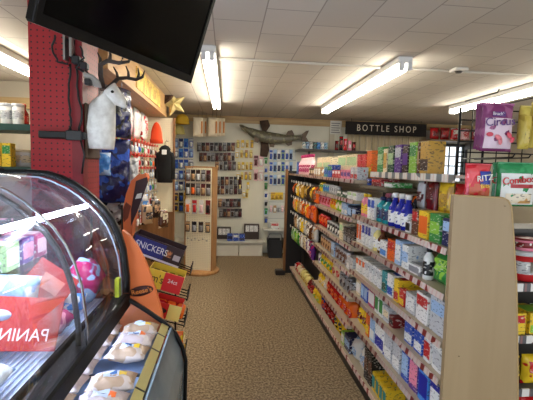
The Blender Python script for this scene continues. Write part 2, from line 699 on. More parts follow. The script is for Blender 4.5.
# left side wall of pegboard with its boxed soffit
XP = -1.17
struct('wall_pegboard', MB().box(XP - .06, XP, 2.75, YB, 0, CEIL), peg_mat('brown pegboard', (150, 118, 84), (60, 44, 30), ('Y', 'Z')))
struct('trim_4', MB().box(XP, -0.80, 2.75, 5.30, 2.16, CEIL), wood_mat('soffit board', (196, 156, 104), (178, 136, 84), 'y'))
# wing wall of cream pegboard at the far end of the soffit
wing = MB().box(XP, -0.70, 5.32, 5.36, 0.91, 2.155)
struct('wall_wing', wing, peg_mat('cream pegboard', (244, 232, 198), (150, 130, 98), ('X', 'Z')))
struct('trim_5', MB().box(-0.715, -0.695, 5.30, 5.375, 0, 2.155).box(XP, -0.715, 5.325, 5.36, 0, 0.909), wood_mat('oak trim', (150, 104, 58), (122, 80, 42), 'z'))

# red pegboard column
PX0, PX1, PY0, PY1 = -1.036, -0.774, 2.2, 2.46
red = peg_mat('red pegboard face', (156, 24, 30), (56, 8, 12), ('X', 'Z'), 0.0305, 0.15)
redside = peg_mat('red pegboard side', (150, 40, 42), (60, 10, 14), ('Y', 'Z'), 0.0305, 0.15)
col = struct('pillar', MB().box(PX0 + .004, PX1 - .004, PY0 + .004, PY1, 0, CEIL - .001), M((120, 22, 28), 0.5))
struct('pegboard_panel', MB().box(PX0, PX1 - .05, PY0 - .004, PY0 + .004, 0.05, CEIL - .003), red, col)
struct('pegboard_side_panel', MB().box(PX1 - .004, PX1 + .004, PY0 + .06, PY1, 0.05, CEIL - .003), redside, col)
struct('corner_trim', MB().box(PX1 - .05, PX1 + .006, PY0 - .008, PY0 + .06, 0.0, CEIL - .003), M((122, 20, 26), 0.45), col)

# ================================================================== CEILING LIGHTS
TUBE = emit_mat('fluorescent tube', (1.0, 0.93, 0.80), 21.0)


def fixture(x, y0, y1, label, twin=True):
    z = CEIL
    t = thing('ceiling_light', label, 'light', (x, (y0 + y1) / 2, z), group='fluorescent ceiling lights', fixed=True)
    t['fixed'] = True
    MB().box(x - .058, x + .058, y0, y1, z - .055, z - .001, .006).build('fixture_body', M((225, 225, 222), 0.4), t)
    for s in (-1, 1):
        MB().tube([(x + s * .030, y0 + .02, z - .085), (x + s * .030, y1 - .02, z - .085)], .0155, 10).build('tube', TUBE, t)
        for yy in (y0, y1):
            MB().box(x + s * .030 - .018, x + s * .030 + .018, yy - .018, yy + .018, z - .110, z - .045, .004).build('lamp_holder', M((215, 215, 214), 0.5), t)
    return t


fixture(-0.155, 2.97, 5.48, 'twin tube fluorescent light over the aisle, above the lure rack')
fixture(1.36, 2.97, 5.47, 'twin tube fluorescent light over the near side of the aisle shelving')
fixture(2.97, 2.55, 5.0, 'twin tube fluorescent light behind the hanging candy bags')
fixture(-1.81, 2.1, 4.6, 'twin tube fluorescent light beyond the red pillar, over the counter')

# surface conduit across the ceiling, smoke alarm
t = thing('conduit', 'pale surface conduit running across the ceiling between the lights', 'pipe', (1.5, 3.28, CEIL), fixed=True)
MB().box(-0.09, 1.29, 3.28, 3.30, CEIL - .02, CEIL - .001, .003).box(1.43, 2.90, 3.28, 3.30, CEIL - .02, CEIL - .001, .003).build('conduit_cover', M((196, 190, 178), 0.5), t)
p = at(457, 72, 3.25)
t = thing('smoke_detector', 'small square smoke detector under the ceiling conduit', 'smoke detector', (p.x, 3.22, CEIL), fixed=True)
MB().box(p.x - .06, p.x + .06, 3.17, 3.275, CEIL - .03, CEIL - .001, .008).build('detector_body', M((214, 210, 200), 0.5), t)
MB().lathe([(.022, -.045), (.03, -.03)], 14, (p.x - .01, 3.21, CEIL)).build('sensor_cap', M((70, 64, 58), 0.5), t)
# ================================================================== THE LONG SHELVING
GX = 0.88            # front edge of the shelves
GB = 1.11            # back panel
BAYS = [(1.44, 2.62), (2.62, 3.78), (3.78, 5.44)]
g = thing('gondola_shelving', 'long run of aisle shelving with red-ticketed shelf edges and beige end panel', 'shelving', (1.05, 3.4, 0), fixed=True)
STEEL = M((188, 172, 146), 0.45)
DARK = M((34, 30, 28), 0.5)
STRIP = strip_mat('ticket strip', (228, 208, 196), (140, 44, 34), 'Y', 0.074, 0.40)
MB().box(.95, GB + .03, BAYS[0][0], BAYS[2][1], 0.0, 0.10).build('kick_base', DARK, g)
bd = MB().box(.926, GB, BAYS[0][0], BAYS[2][1], 0.10, 0.135).build('base_deck', STEEL, g)
MB().box(.920, .926, BAYS[0][0], BAYS[2][1], 0.105, 0.138).build('price_strip', STRIP, bd)
MB().box(GB, GB + .02, 1.61, BAYS[1][1], 0.10, 1.49).box(GB, GB + .02, BAYS[0][0], 1.61, .10, 1.34).build('back_panel', peg_mat('cream gondola back', (206, 190, 160), (96, 84, 68), ('Y', 'Z')), g)
MB().box(GB, GB + .02, BAYS[1][1], BAYS[2][1], 0.10, 1.49).build('far_back_panel', DARK, g)['label'] = 'black back panel of the far bay'
for y in (1.46, 2.62, 3.78, 5.42):
    MB().box(GB - .02, GB, y - .015, y + .015, .1, 1.49 if y > 1.6 else 1.34).build('upright', M((60, 52, 46), 0.5), g)
# black end board with a wood edge at the far end
eb = MB().box(.86, GB + .05, 5.46, 5.50, .03, 1.50).build('far_end_board', M((18, 18, 20), 0.6), g)
MB().box(.83, .86, 5.45, 5.505, .03, 1.52).build('wood_edge', wood_mat('oak trim', (150, 104, 58), (122, 80, 42), 'z'), eb)
MB().box(.72, .86, 5.44, 5.56, .0, .07, .01).build('foot', DARK, g)
# beige laminate end board: straight aisle edge, rounded sloping outer edge
y = 1.42
pa = [(at(443.5, 400, y).x - .002, 0.0), (at(453.5, 196.5, y).x, at(453, 196, y).z), (at(502, 198.5, y).x, at(502, 198.5, y).z), (at(507, 201, y).x, at(507, 201, y).z), (at(510, 207, y).x, at(510, 207, y).z),
      (at(512, 235, y).x, at(512, 235, y).z), (at(515, 285, y).x, at(515, 285, y).z), (at(516, 340, y).x, at(516, 340, y).z), (at(516.5, 400, y).x, at(516.5, 400, y).z), (at(516.5, 400, y).x, 0.0)]
ep = MB().prism(pa, 1.416, 1.438).build('end_panel', noise_mat('beige laminate', (164, 141, 107), (155, 132, 98), 1.0, 0.45, 3, 0, (18, 18, 1.2)), g)
ep['label'] = 'beige laminated end panel'
pe = MB()
pin = [(v[0], v[1]) for v in pa[1:]]
pe.sheet([(a, b) for a, b in pin], 1.414, 1.439, .006)
pe.build('edge_band', M((180, 152, 106), 0.4), ep)
for px, py in ((459, 356), (505, 206)):
    q = at(px, py, 1.415)
    MB().lathe([(.004, -.0015), (.003, .001)], 8, (q.x, 1.415, q.z)).build('screw_cap', M((120, 100, 74), 0.4), ep)


def shelf(y0, y1, z, x0=GX, x1=GB, strip=True, name='shelf', mat=None):
    s = MB().box(x0, x1 - .001, y0 + .006, y1 - .006, z - .022, z).build(name, mat or STEEL, g)
    if strip:
        MB().sheet([(x0 - .010, z - .022), (x0 - .005, z + .004)], y0 + .006, y1 - .006, .004).build('price_strip', STRIP, s)
    return s


NEAR = [0.485, 0.685, 0.84, 1.04, 1.226]
MID = [0.42, 0.62, 0.80, 0.985, 1.188, 1.318]
for z in NEAR:
    shelf(*BAYS[0], z)
for z in MID:
    shelf(*BAYS[1], z)
shelf(*BAYS[1], 1.462)
# shallow top shelf of the near bay, the plain olive shelf under it
WHITESTRIP = strip_mat('white ticket strip', (228, 222, 208), (120, 124, 120), 'Y', 0.10, 0.45)
TX = .985
s = MB().box(TX, GB - .001, 1.60, 2.60, 1.506, 1.52).build('top_shelf', M((222, 216, 200), 0.45), g)
MB().box(TX - .006, TX, 1.60, 2.60, 1.488, 1.524).build('price_strip', WHITESTRIP, s)
MB().box(.90, GB - .002, 2.14, 2.60, 1.405, 1.435, .012).build('plain_shelf', M((88, 78, 56), 0.6), g)['label'] = 'plain olive-brown shelf without tickets'
# far bay: top shelf and four hook rails
shelf(*BAYS[2], 1.462)
RAILS = [1.335, 1.13, 0.915, 0.72]
for z in RAILS:
    r = MB().box(GB - .012, GB - .001, 3.80, 5.42, z, z + .02).build('hook_rail', M((60, 60, 62), 0.4, 0.6), g)
    hk = 0
    for yy in [4.06 + .17 * i for i in range(8)]:
        MB().tube([(GB - .012, yy, z + .015), (.885, yy, z + .022)], .003, 6).build('hook', M((150, 150, 152), 0.3, 0.8), r)
        MB().box(.879, .883, yy - .02, yy + .02, z + .012, z + .044).build('hook_ticket', M((232, 228, 220), 0.5), r)

NE = '{o} from beige panel, %s'
ME = '{o} in middle bay, %s'
# ---- near bay, from the end panel into the shop
shelf_row([('carton', .075, .07, .115, 'navy', 'pale blue', 1), ('carton', .085, .08, .125, 'green', 'lime', 1), ('carton', .085, .08, .125, 'yellow', 'orange', 1), ('carton', .06, .08, .125, 'brown', 'red', 1),
           ('carton', .05, .06, .06, 'white', 'black', 1), ('bottle', .068, .07, .185, 'deep blue', 'white', 3), ('bottle', .075, .07, .15, 'teal', 'navy', 2), ('carton', .05, .05, .135, 'white', 'blue', 2),
           ('bottle', .055, .05, .15, 'pink', 'yellow', 2), ('bottle', .05, .05, .13, 'orange', 'yellow', 2)], 1.465, 2.61, .90, 1.226, NE % 'sixth shelf up', 'goods on the bottle shelf')
shelf_row([('pouch', .17, .12, .15, 'green', 'lime', 1), ('bottle', .05, .05, .148, 'white', 'black', 1), ('flat', .11, .12, .045, 'white', 'grey', 1), ('carton', .065, .12, .12, 'white', 'pale blue', 1), ('carton', .07, .1, .13, 'pale blue', 'white', 1),
           ('carton', .085, .1, .115, 'orange', 'red', 1), ('carton', .085, .1, .09, 'white', 'sky blue', 1), ('bottle', .06, .06, .15, 'brown', 'dark red', 1), ('bottle', .06, .06, .15, 'pale yellow', 'white', 1), ('carton', .045, .08, .145, 'white', 'deep blue', 3), ('carton', .04, .08, .15, 'white', 'orange', 2)],
          1.465, 2.61, .90, 1.04, NE % 'fifth shelf up', 'goods on the fifth shelf of the near bay')
shelf_row([('carton', .13, .16, .155, 'pale grey', 'pale blue', 1), ('carton', .11, .16, .135, 'white', 'red', 1), ('carton', .10, .14, .095, 'pale grey', 'white', 1), ('carton', .055, .14, .09, 'red', 'yellow', 1), ('carton', .055, .14, .12, 'yellow', 'red', 1),
           ('carton', .075, .12, .125, 'white', 'blue', 1), ('carton', .06, .12, .12, 'teal', 'dark green', 1), ('carton', .055, .14, .11, 'white', 'pale grey', 4), ('carton', .045, .12, .10, 'white', 'orange', 4)],
          1.465, 2.61, .90, .84, NE % 'fourth shelf up', 'goods on the fourth shelf of the near bay')
shelf_row([('carton', .09, .16, .11, 'white', 'pale grey', 1), ('carton', .06, .16, .11, 'white', 'red', 1), ('carton', .08, .14, .115, 'blue', 'white', 2), ('gap', .12, 0, 0, 0, 0, 0), ('carton', .05, .12, .06, 'dark red', 'black', 1), ('carton', .07, .12, .09, 'pale grey', 'cream', 1), ('carton', .05, .12, .12, 'white', 'green', 2), ('carton', .10, .14, .115, 'magenta', 'white', 1),
           ('carton', .055, .12, .11, 'blue', 'pale blue', 2), ('carton', .075, .12, .10, 'cream', 'white', 2), ('pouch', .10, .08, .12, 'orange', 'red', 2)], 1.465, 2.61, .90, .685, NE % 'third shelf up', 'goods on the third shelf of the near bay')
for rw, xx in (('second shelf up', .90),):
    shelf_row([('carton', .09, .12, .14, 'deep blue', 'white', 1), ('carton', .085, .12, .16, 'sky blue', 'deep blue', 1), ('carton', .08, .12, .17, 'purple', 'pink', 1), ('carton', .075, .12, .16, 'blue', 'pale blue', 1), ('carton', .09, .12, .155, 'pale grey', 'white', 2),
               ('carton', .13, .12, .17, 'white', 'deep blue', 1), ('carton', .07, .12, .16, 'pale blue', 'white', 1), ('carton', .06, .12, .165, 'orange', 'yellow', 1), ('pouch', .08, .08, .13, 'yellow', 'dark red', 3)],
              1.465, 2.61, xx, .485, NE % rw, 'goods on the second shelf of the near bay')
shelf_row([('carton', .10, .12, .15, 'pale grey', 'white', 3), ('gap', .28, 0, 0, 0, 0, 0), ('carton', .045, .12, .12, 'yellow', 'teal', 4), ('carton', .06, .10, .22, 'black', 'brown', 2), ('pouch', .10, .10, .17, 'white', 'pale blue', 1), ('carton', .13, .10, .14, 'navy', 'pale blue', 1), ('carton', .07, .10, .10, 'lime', 'white', 2), ('pouch', .11, .09, .14, 'pale yellow', 'lime', 1)],
          1.465, 2.61, .945, .136, NE % 'lowest deck', 'goods on the lowest deck of the near bay')
# tall cartons on the shallow top shelf
shelf_row([('carton', .085, .09, .165, 'gold', 'dark brown', 1), ('carton', .02, .08, .165, 'brown', 'tan', 1), ('carton', .085, .09, .168, 'lime', 'green', 1), ('carton', .07, .09, .155, 'dark brown', 'purple', 1), ('carton', .085, .09, .165, 'purple', 'pale grey', 1),
           ('carton', .085, .09, .165, 'dark green', 'pale green', 1), ('carton', .06, .09, .15, 'cream', 'gold', 1), ('carton', .085, .09, .165, 'green', 'pale green', 1), ('carton', .085, .09, .165, 'pale green', 'white', 1), ('carton', .08, .09, .15, 'cream', 'orange', 2)],
          1.87, 2.59, 1.0, 1.521, NE % 'shallow top shelf', 'tall cartons on the shallow top shelf')
# on the olive shelf
good('carton', .12, .12, .028, 'green', 'white', 3, 'lying on the plain olive shelf end', 'goods on the olive shelf', (.94, 2.2, 1.4355), -PI / 2)
good('carton', .16, .12, .045, 'dark red', 'red', 1, 'on plain olive shelf behind the flat green carton', 'goods on the olive shelf', (.93, 2.36, 1.4355), -PI / 2)
good('tub', .10, .10, .045, 'blue', 'navy', 1, 'round, on plain olive shelf', 'goods on the olive shelf', (.93, 2.52, 1.4355), -PI / 2)
# bags hung under the shallow top shelf
hb = [('hang', .11, .04, .165, 'red', 'dark red'), ('hang', .12, .04, .19, 'yellow', 'gold'), ('hang', .11, .035, .17, 'dark red', 'maroon'), ('hang', .08, .03, .15, 'pale grey', 'maroon'), ('hang', .12, .04, .15, 'black', 'orange'), ('hang', .11, .03, .12, 'cream', 'red'), ('hang', .07, .03, .11, 'white', 'pale green'), ('hang', .08, .03, .13, 'pink', 'dark red')]
yy = 1.60
for i, (k, w, d, h, b, a) in enumerate(hb):
    good(k, w, d, h, b, a, i, f'{ORD[i]} hung under shallow top shelf', 'bags hung under the shallow top shelf', (1.035, yy + w / 2, (1.482 if yy + w < 2.13 else 1.395) - h), -PI / 2)
    yy += w + .012

# ---- middle bay
shelf_row([('carton', .07, .08, .09, 'pale grey', 'red', 2), ('carton', .07, .08, .07, 'pink', 'purple', 3), ('carton', .07, .08, .065, 'red', 'white', 3), ('carton', .06, .08, .11, 'blue', 'green', 2), ('carton', .06, .08, .09, 'teal', 'blue', 2), ('pouch', .08, .05, .09, 'tan', 'white', 2)],
          2.64, 3.77, .90, 1.462, ME % 'top shelf front row', 'front goods on the middle bay top shelf')
shelf_row([('carton', .11, .09, .21, 'orange', 'yellow', 1), ('carton', .09, .09, .19, 'red', 'pale yellow', 2), ('carton', .26, .09, .195, 'cream', 'pale green', 3)],
          2.66, 3.77, 1.01, 1.462, ME % 'top shelf back row', 'tall goods on the middle bay top shelf')
for z, nm, sp in (
    (1.318, 'seventh shelf up', [('carton', .09, .10, .055, 'white', 'pale green', 2), ('carton', .13, .10, .045, 'dark green', 'white', 2), ('can', .055, .055, .075, 'pale grey', 'grey', 4), ('can', .06, .06, .08, 'teal', 'blue', 3), ('pouch', .06, .05, .09, 'yellow', 'green', 3)]),
    (1.188, 'sixth shelf up', [('carton', .08, .10, .08, 'navy', 'pale blue', 2), ('carton', .07, .10, .09, 'pale blue', 'white', 2), ('pouch', .08, .06, .10, 'lime', 'cream', 2), ('pouch', .08, .06, .10, 'yellow', 'orange', 2), ('pouch', .09, .06, .10, 'pink', 'red', 4)]),
    (.985, 'fifth shelf up', [('carton', .08, .10, .11, 'dark brown', 'grey', 3), ('carton', .09, .10, .13, 'cream', 'pale green', 1), ('can', .07, .07, .09, 'black', 'white', 5), ('pouch', .09, .06, .12, 'red', 'orange', 3)]),
    (.80, 'fourth shelf up', [('carton', .07, .10, .10, 'pale grey', 'white', 2), ('can', .07, .07, .11, 'brown', 'silver', 4), ('carton', .09, .10, .12, 'pale blue', 'grey', 1), ('can', .07, .07, .11, 'tan', 'brown', 5)]),
    (.62, 'third shelf up', [('can', .075, .075, .11, 'grey', 'dark brown', 4), ('pouch', .10, .08, .13, 'cream', 'red', 2), ('pouch', .09, .07, .12, 'yellow', 'green', 4), ('can', .07, .07, .10, 'white', 'purple', 2)]),
    (.42, 'second shelf up', [('pouch', .11, .09, .15, 'orange', 'red', 3), ('pouch', .11, .09, .14, 'red', 'orange', 3), ('pouch', .10, .08, .13, 'cream', 'white', 1), ('pouch', .09, .08, .12, 'yellow', 'cream', 2)]),
):
    shelf_row(sp, 2.64, 3.77, .90, z, ME % nm, f'goods on the middle bay {nm}')
shelf_row([('pouch', .12, .10, .15, 'white', 'pale blue', 1), ('carton', .13, .10, .12, 'navy', 'pale blue', 1), ('carton', .07, .10, .10, 'lime', 'white', 1), ('pouch', .11, .12, .19, 'yellow', 'black', 2), ('pouch', .11, .12, .18, 'dark red', 'red', 3), ('pouch', .10, .12, .20, 'blue', 'orange', 2), ('pouch', .11, .12, .2, 'red', 'orange', 3)], 2.64, 3.77, .945, .136, ME % 'lowest deck', 'front goods on the middle bay lowest deck')
# ---- far bay: bags on hooks, tall bottles on top, bags on the deck
FE = '{o} in far bay, %s'
shelf_row([('carton', .08, .07, .09, 'tan', 'white', 3), ('carton', .07, .07, .08, 'brown', 'cream', 3), ('bottle', .10, .1, .24, 'pale pink', 'magenta', 6), ('carton', .12, .1, .16, 'blue', 'sky blue', 1)], 3.80, 5.43, .915, 1.462, FE % 'top shelf front row', 'front goods on the far bay top shelf')
shelf_row([('carton', .27, .09, .195, 'cream', 'pale green', 2)], 3.80, 4.45, 1.01, 1.462, FE % 'top shelf back row', 'tall goods on the far bay top shelf')
ROWS = [[('orange', 'brown'), ('brown', 'yellow'), ('dark brown', 'gold'), ('yellow', 'brown'), ('gold', 'cream'), ('dark brown', 'tan'), ('yellow', 'white'), ('dark brown', 'orange')],
        [('orange', 'red'), ('red', 'orange'), ('orange', 'yellow'), ('dark red', 'orange'), ('orange', 'cream'), ('tan', 'gold'), ('yellow', 'orange'), ('cream', 'orange')],
        [('pale grey', 'tan'), ('brown', 'white'), ('white', 'brown'), ('pale grey', 'yellow'), ('yellow', 'white'), ('grey', 'white'), ('tan', 'brown'), ('white', 'grey')],
        [('purple', 'magenta'), ('magenta', 'white'), ('white', 'purple'), ('cream', 'brown'), ('white', 'tan'), ('green', 'lime'), ('lime', 'green'), ('pale green', 'green')]]
RN = ['topmost hook row', 'second hook row down', 'third hook row down', 'lowest hook row']
for j, (z, row) in enumerate(zip(RAILS, ROWS)):
    for i, (b, a) in enumerate(row):
        h = rnd.uniform(.16, .18)
        good('hang', .162, .062, .172, b, a, i + 3 * j, f'{ORD[i]} in far bay, {RN[j]}', f'bags on the {RN[j]} of the far bay', (.895 + rnd.uniform(0, .035), 4.06 + .17 * i, z - .168), -PI / 2 + rnd.uniform(-.06, .06))
shelf_row([('pouch', .14, .1, .13, 'yellow', 'lime', 2), ('pouch', .13, .1, .12, 'dark red', 'red', 2), ('pouch', .13, .1, .13, 'pale yellow', 'gold', 3), ('pouch', .13, .1, .12, 'cream', 'red', 2), ('pouch', .14, .1, .12, 'red', 'white', 1)], 3.80, 5.43, .945, .136, FE % 'lowest deck', 'front goods on the far bay lowest deck')
# ================================================================== DELI CASE
Y0, Y1 = 0.55, 2.0
GLASS = glass_mat('case glass', (0.95, 0.96, 0.98), 1.8)
prof = [(-.495, .87), (-.495, .945), (-.505, 1.03), (-.512, 1.09), (-.535, 1.17), (-.565, 1.24), (-.605, 1.30), (-.65, 1.345), (-.70, 1.39), (-.755, 1.427), (-.82, 1.458), (-.885, 1.478), (-.98, 1.482), (-1.085, 1.478), (-1.16, 1.470)]
BLK = M((12, 12, 13), 0.45, 0, .3)
d = thing('deli_case', 'curved glass refrigerated deli case with black arched end and open front shelf', 'display case', (-.8, 1.3, 0), fixed=True)
MB().box(-1.30, -.24, Y0, Y1, 0.06, .50).build('base_cabinet', M((150, 160, 170), 0.4), d)
MB().box(-1.26, -.30, Y0, Y1, 0.0, .06).build('kick_plate', BLK, d)
MB().box(-1.30, -1.16, Y0, Y1, .50, 1.48, .01).build('back_wall', M((196, 206, 216), 0.35), d)
MB().box(-1.17, -1.06, Y0, Y1, 1.478, 1.50, .008).build('top_rail', BLK, d)
MB().sheet(prof, Y0, 1.415, .006).build('near_glass', GLASS, d)
MB().sheet(prof, 1.432, Y1 - .02, .006).build('far_glass', GLASS, d)
MB().sheet([(x + .004, z + .004) for x, z in prof], 1.418, 1.432, .005).build('glass_joint', M((168, 172, 176), 0.25, 0.9), d)
MB().sheet([(x - .02, z - .008) for x, z in prof], 1.418, 1.432, .016).build('glass_joint_inner', M((52, 48, 46), 0.4, 0.3), d)
# black arched end with a pale inner edge
ar = MB().sheet([(x + .012, z + .012) for x, z in prof], Y1 - .015, Y1 + .02, .030).build('end_arch', BLK, d)
MB().sheet([(x - .020, z - .017) for x, z in prof], Y1 - .018, Y1 - .014, .006).build('arch_gasket', M((176, 190, 206), 0.3), ar)
outer = [(x - .02, z - .02) for x, z in prof]
MB().prism(outer + [(-1.16, .90), (-.51, .90)], Y1 + .001, Y1 + .007).build('end_glass', glass_mat('tinted end glass', (0.78, 0.74, 0.84), 1.7), d)  # violet-grey tint stands in for reflections in the end pane
MB().box(-.560, -.482, Y0, Y1 + .02, .80, .872, .008).build('base_rail', M((10, 9, 9), 0.55, 0, .12), d)
MB().box(-.580, -.561, Y0, Y1, .835, .885, .004).build('rail_channel', M((16, 15, 15), 0.6, 0, .1), d)
# floor of the closed section, with wire ribs
uf = MB().box(-1.16, -.578, Y0, Y1, .83, .85).build('upper_deck', M((180, 194, 220), 0.35), d)
rb = MB()
for i in range(26):
    x = -1.14 + i * .0215
    rb.tube([(x, Y0 + .02, .856), (x, Y1 - .03, .856)], .003, 5)
rb.build('wire_rack_lattice', M((222, 230, 244), 0.35), uf)
MB().box(-1.16, -.80, 1.59, Y1 - .04, 1.08, 1.088).build('glass_shelf', glass_mat('shelf glass', (0.9, 0.95, 0.97), 1.5), d)
MB().tube([(-.672, Y0 + .03, 1.325), (-.672, Y1 - .05, 1.325)], .011, 8).build('case_lamp_and_glint', emit_mat('case lamp and glint', (0.72, 0.82, 1.0), 70.0), d)  # case LED, also standing in for the ceiling light's reflection in the glass
MB().tube([(-.63, Y0 + .03, .812), (-.63, Y1 - .05, .812)], .010, 8).build('shelf_lamp', emit_mat('shelf lamp', (0.62, 0.76, 1.0), 40.0), d)
# open lower shelf
MB().box(-1.16, -.315, Y0, Y1 - .01, .655, .675).build('lower_deck', M((120, 140, 172), 0.35), d)
MB().box(-1.16, -.315, 1.555, 1.57, .675, .682).build('deck_divider', M((40, 48, 66), 0.4), d)
MB().box(-1.16, -1.15, Y0, Y1, .675, .82).build('lower_back', M((170, 186, 210), 0.4), d)
fr = [(-.232, .06), (-.206, .30), (-.204, .50), (-.222, .58), (-.25, .645), (-.268, .698)]
MB().sheet(fr, Y0, Y1 - .01, .012).build('front_panel', noise_mat('brushed front', (128, 148, 164), (170, 186, 198), 3.0, 0.2), d)
ed = [(-.205, .05), (-.190, .30), (-.188, .51), (-.208, .59), (-.245, .665), (-.300, .722), (-.385, .785), (-.455, .832), (-.50, .86)]
MB().sheet(ed, Y1 - .01, Y1 + .012, .016).build('end_edge', BLK, d)
MB().prism([(-1.30, .05)] + [(x - .012, z - .008) for x, z in ed] + [(-.56, .86), (-1.16, .86), (-1.30, .86)], Y1 - .004, Y1 + .006).build('lower_end_panel', glass_mat('end glass', (0.85, 0.88, 0.93), 1.5), d)
ps = MB().sheet([(-.284, .702), (-.318, .722)], Y0, Y1 - .012, .004).build('price_rail', strip_mat('yellow price rail', (240, 226, 150), (58, 52, 40), 'Y', 0.155, 0.07, 0.0), d)
ps['label'] = 'pale yellow price rail'
MB().box(-.535, -.515, Y1 - .075, Y1 - .035, .88, .97).build('yellow_sticker', M((206, 214, 60), 0.4), d)


def pack(root, w, dd, h, film, fill, accent, k):
    b = MB().pillow(w, dd, h, 8, 8, wob=.004, seed=k)
    b.v = [(x, z - dd / 2, -y + h / 2 + .003) for x, y, z in b.v]
    b.build('wrapped_roll', film_mat(fill, (212, 196, 186)), root)
    q = MB().pillow(w, dd, h, 4, 4, -.35, .3, -.3, .45, .0015, .004, k, False)
    q.v = [(x, z - dd / 2, -y + h / 2 + .003) for x, y, z in q.v]
    lb = q.build('price_label', M((206, 218, 236), 0.4), root)
    q = MB().pillow(w, dd, h, 3, 3, .32, .62, -.2, .35, .0015, .004, k, False)
    q.v = [(x, z - dd / 2, -y + h / 2 + .003) for x, y, z in q.v]
    q.build('round_sticker', M(accent, 0.4), root)
    q = MB().pillow(w, dd, h, 3, 2, -.1, .22, -.05, .2, .003, .004, k, False)
    q.v = [(x, z - dd / 2, -y + h / 2 + .003) for x, y, z in q.v]
    q.build('blue_mark', M((40, 90, 150), 0.4), lb)


n = 0
for r, (yy, xs) in enumerate([(1.30, (-.408, -.588)), (1.43, (-.408, -.588)), (1.545, (-.588,)), (1.66, (-.41, -.59)), (1.78, (-.408, -.588)), (1.90, (-.408, -.588))]):
    for cidx, x in enumerate(xs):
        acc = ['orange', 'teal', 'yellow', 'purple'][(r * 2 + cidx) % 4]
        place = 'beside the yellow price rail' if x > -.5 else 'behind, under the case rail'
        o = thing('sandwich_pack', f'clear wrapped sandwich with {acc} sticker, {ORD[5 - r]} from far end, {place}', 'sandwich', (x, yy, .692), (0, 0, rnd.uniform(-.09, .09)), 'wrapped sandwiches on the open deli shelf')
        pack(o, .17, .102, .062, 'white', (188, 158, 130) if (r + cidx) % 2 else (196, 178, 176), acc, n)
        n += 1

# in the closed part: red signs, wrapped goods
RED = M((176, 20, 12), 0.5)
q = at(15, 330, 1.36)
s = thing('deli_sign', 'red tilted sign card with reversed lettering in the deli case', 'sign', (q.x, q.y, q.z - .02), (R(-30), R(8), R(14)))
MB().box(-.15, .13, -.004, .004, -.05, .13, .002).build('sign_card', RED, s)
text('PANINI', .060, M((240, 224, 220), 0.4), s, loc=(.02, -.0052, .0), rot=(PI / 2, 0, 0), sx=-.85)
t_ = MB().lathe([(.034, 0), (.036, .002)], 16, (0, 0, 0), .55).build('oval_badge', M((206, 214, 240), 0.4), s)
t_.location = (-.06, -.004, .065); t_.rotation_euler = (PI / 2, 0, 0)
q = at(30, 288, 1.62)
s = thing('deli_sign', 'small red diamond sign card standing mid deli case', 'sign', (q.x, q.y, q.z - .01), (R(-24), R(38), R(10)))
MB().box(-.05, .13, -.003, .003, -.02, .13, .002).build('sign_card', RED, s)
MB().box(.00, .09, -.0042, -.003, .03, .09).build('print_panel', M((224, 130, 110), 0.4), s)
for (px, py, Y, nm, f1, f2) in ((9, 276, 1.49, 'crumpled pale blue bag behind the red lettered sign in the deli case', 'pale blue', 'white'), (66, 292, 1.72, 'crumpled blue and white bag beside the red diamond sign card', 'white', 'sky blue')):
    q = at(px, py, Y)
    o = thing('wrapped_meat', nm, 'package', (q.x, q.y, .895), (0, R(8), R(20)), 'crumpled bags in the deli case')
    MB().pillow(.15, px / -400 + .24, .08, 8, 8, wob=.008, seed=Y).build('bag_film', film_mat(f1, f2), o)
    MB().pillow(.15, px / -400 + .24, .08, 4, 3, -.3, .3, -.2, .2, .002, .008, Y, False).build('front_print', M(f2, .4), o)
k = 0
for (x, yy, w, dd, h, f1, f2, word) in [(-.70, .86, .20, .13, .09, 'white', 'sky blue', 'blue-printed'), (-.94, .92, .22, .15, .11, 'pale blue', 'white', 'ice-blue'), (-.67, 1.10, .12, .15, .08, 'white', 'pale blue', 'frosty white'), (-.98, 1.26, .16, .14, .12, 'pale grey', 'sky blue', 'silvery'), (-1.06, 1.10, .14, .14, .13, 'pale blue', 'blue', 'mid-blue'),
                                        (-.65, 1.53, .11, .13, .08, 'magenta', 'pink', 'pink-red'), (-.66, 1.885, .16, .15, .20, 'magenta', 'pale blue', 'rose and ice-blue'), (-.84, 1.90, .16, .14, .16, 'purple', 'pale blue', 'violet'), (-1.04, 1.50, .16, .14, .12, 'navy', 'pale blue', 'navy'), (-.93, 1.66, .18, .14, .12, 'purple', 'magenta', 'plum'), (-1.03, 1.90, .18, .14, .12, 'pale grey', 'navy', 'grey-blue')]:
    o = thing('wrapped_meat', f'{word} film-wrapped package lying on the wire rack of the closed deli case', 'package', (x, yy, .874), (0, 0, rnd.uniform(-.2, .2)), 'film-wrapped packages in the deli case')
    b = MB().pillow(w, dd, h, 8, 8, wob=.005, seed=k)
    b.v = [(p, z - dd / 2, -q + h / 2 + .004) for p, q, z in b.v]
    b.build('wrapped_roll', film_mat(f1, f2), o)
    q = MB().pillow(w, dd, h, 4, 4, -.4, .3, -.3, .3, .0015, .005, k, False)
    q.v = [(p, z - dd / 2, -y_ + h / 2 + .004) for p, y_, z in q.v]
    q.build('front_print', M(f2, .4), o)
    k += 1
for i, (b, a) in enumerate([('pale green', 'white'), ('purple', 'pink'), ('magenta', 'pale pink')]):
    good('flat', .10, .13, .11, b, a, 2 * i, f'{ORD[i]} along glass shelf in deli case', 'boxes on the deli glass shelf', (-.86, 1.66 + i * .125, 1.089), PI / 2)
for i, (b, a) in enumerate([('navy', 'purple'), ('purple', 'pale blue'), ('dark brown', 'pink')]):
    good('flat', .105, .13, .17, b, a, 2 * i + 1, f'{ORD[i]} along glass shelf rear in deli case', 'rear boxes on the deli glass shelf', (-1.01, 1.66 + i * .125, 1.089), PI / 2)

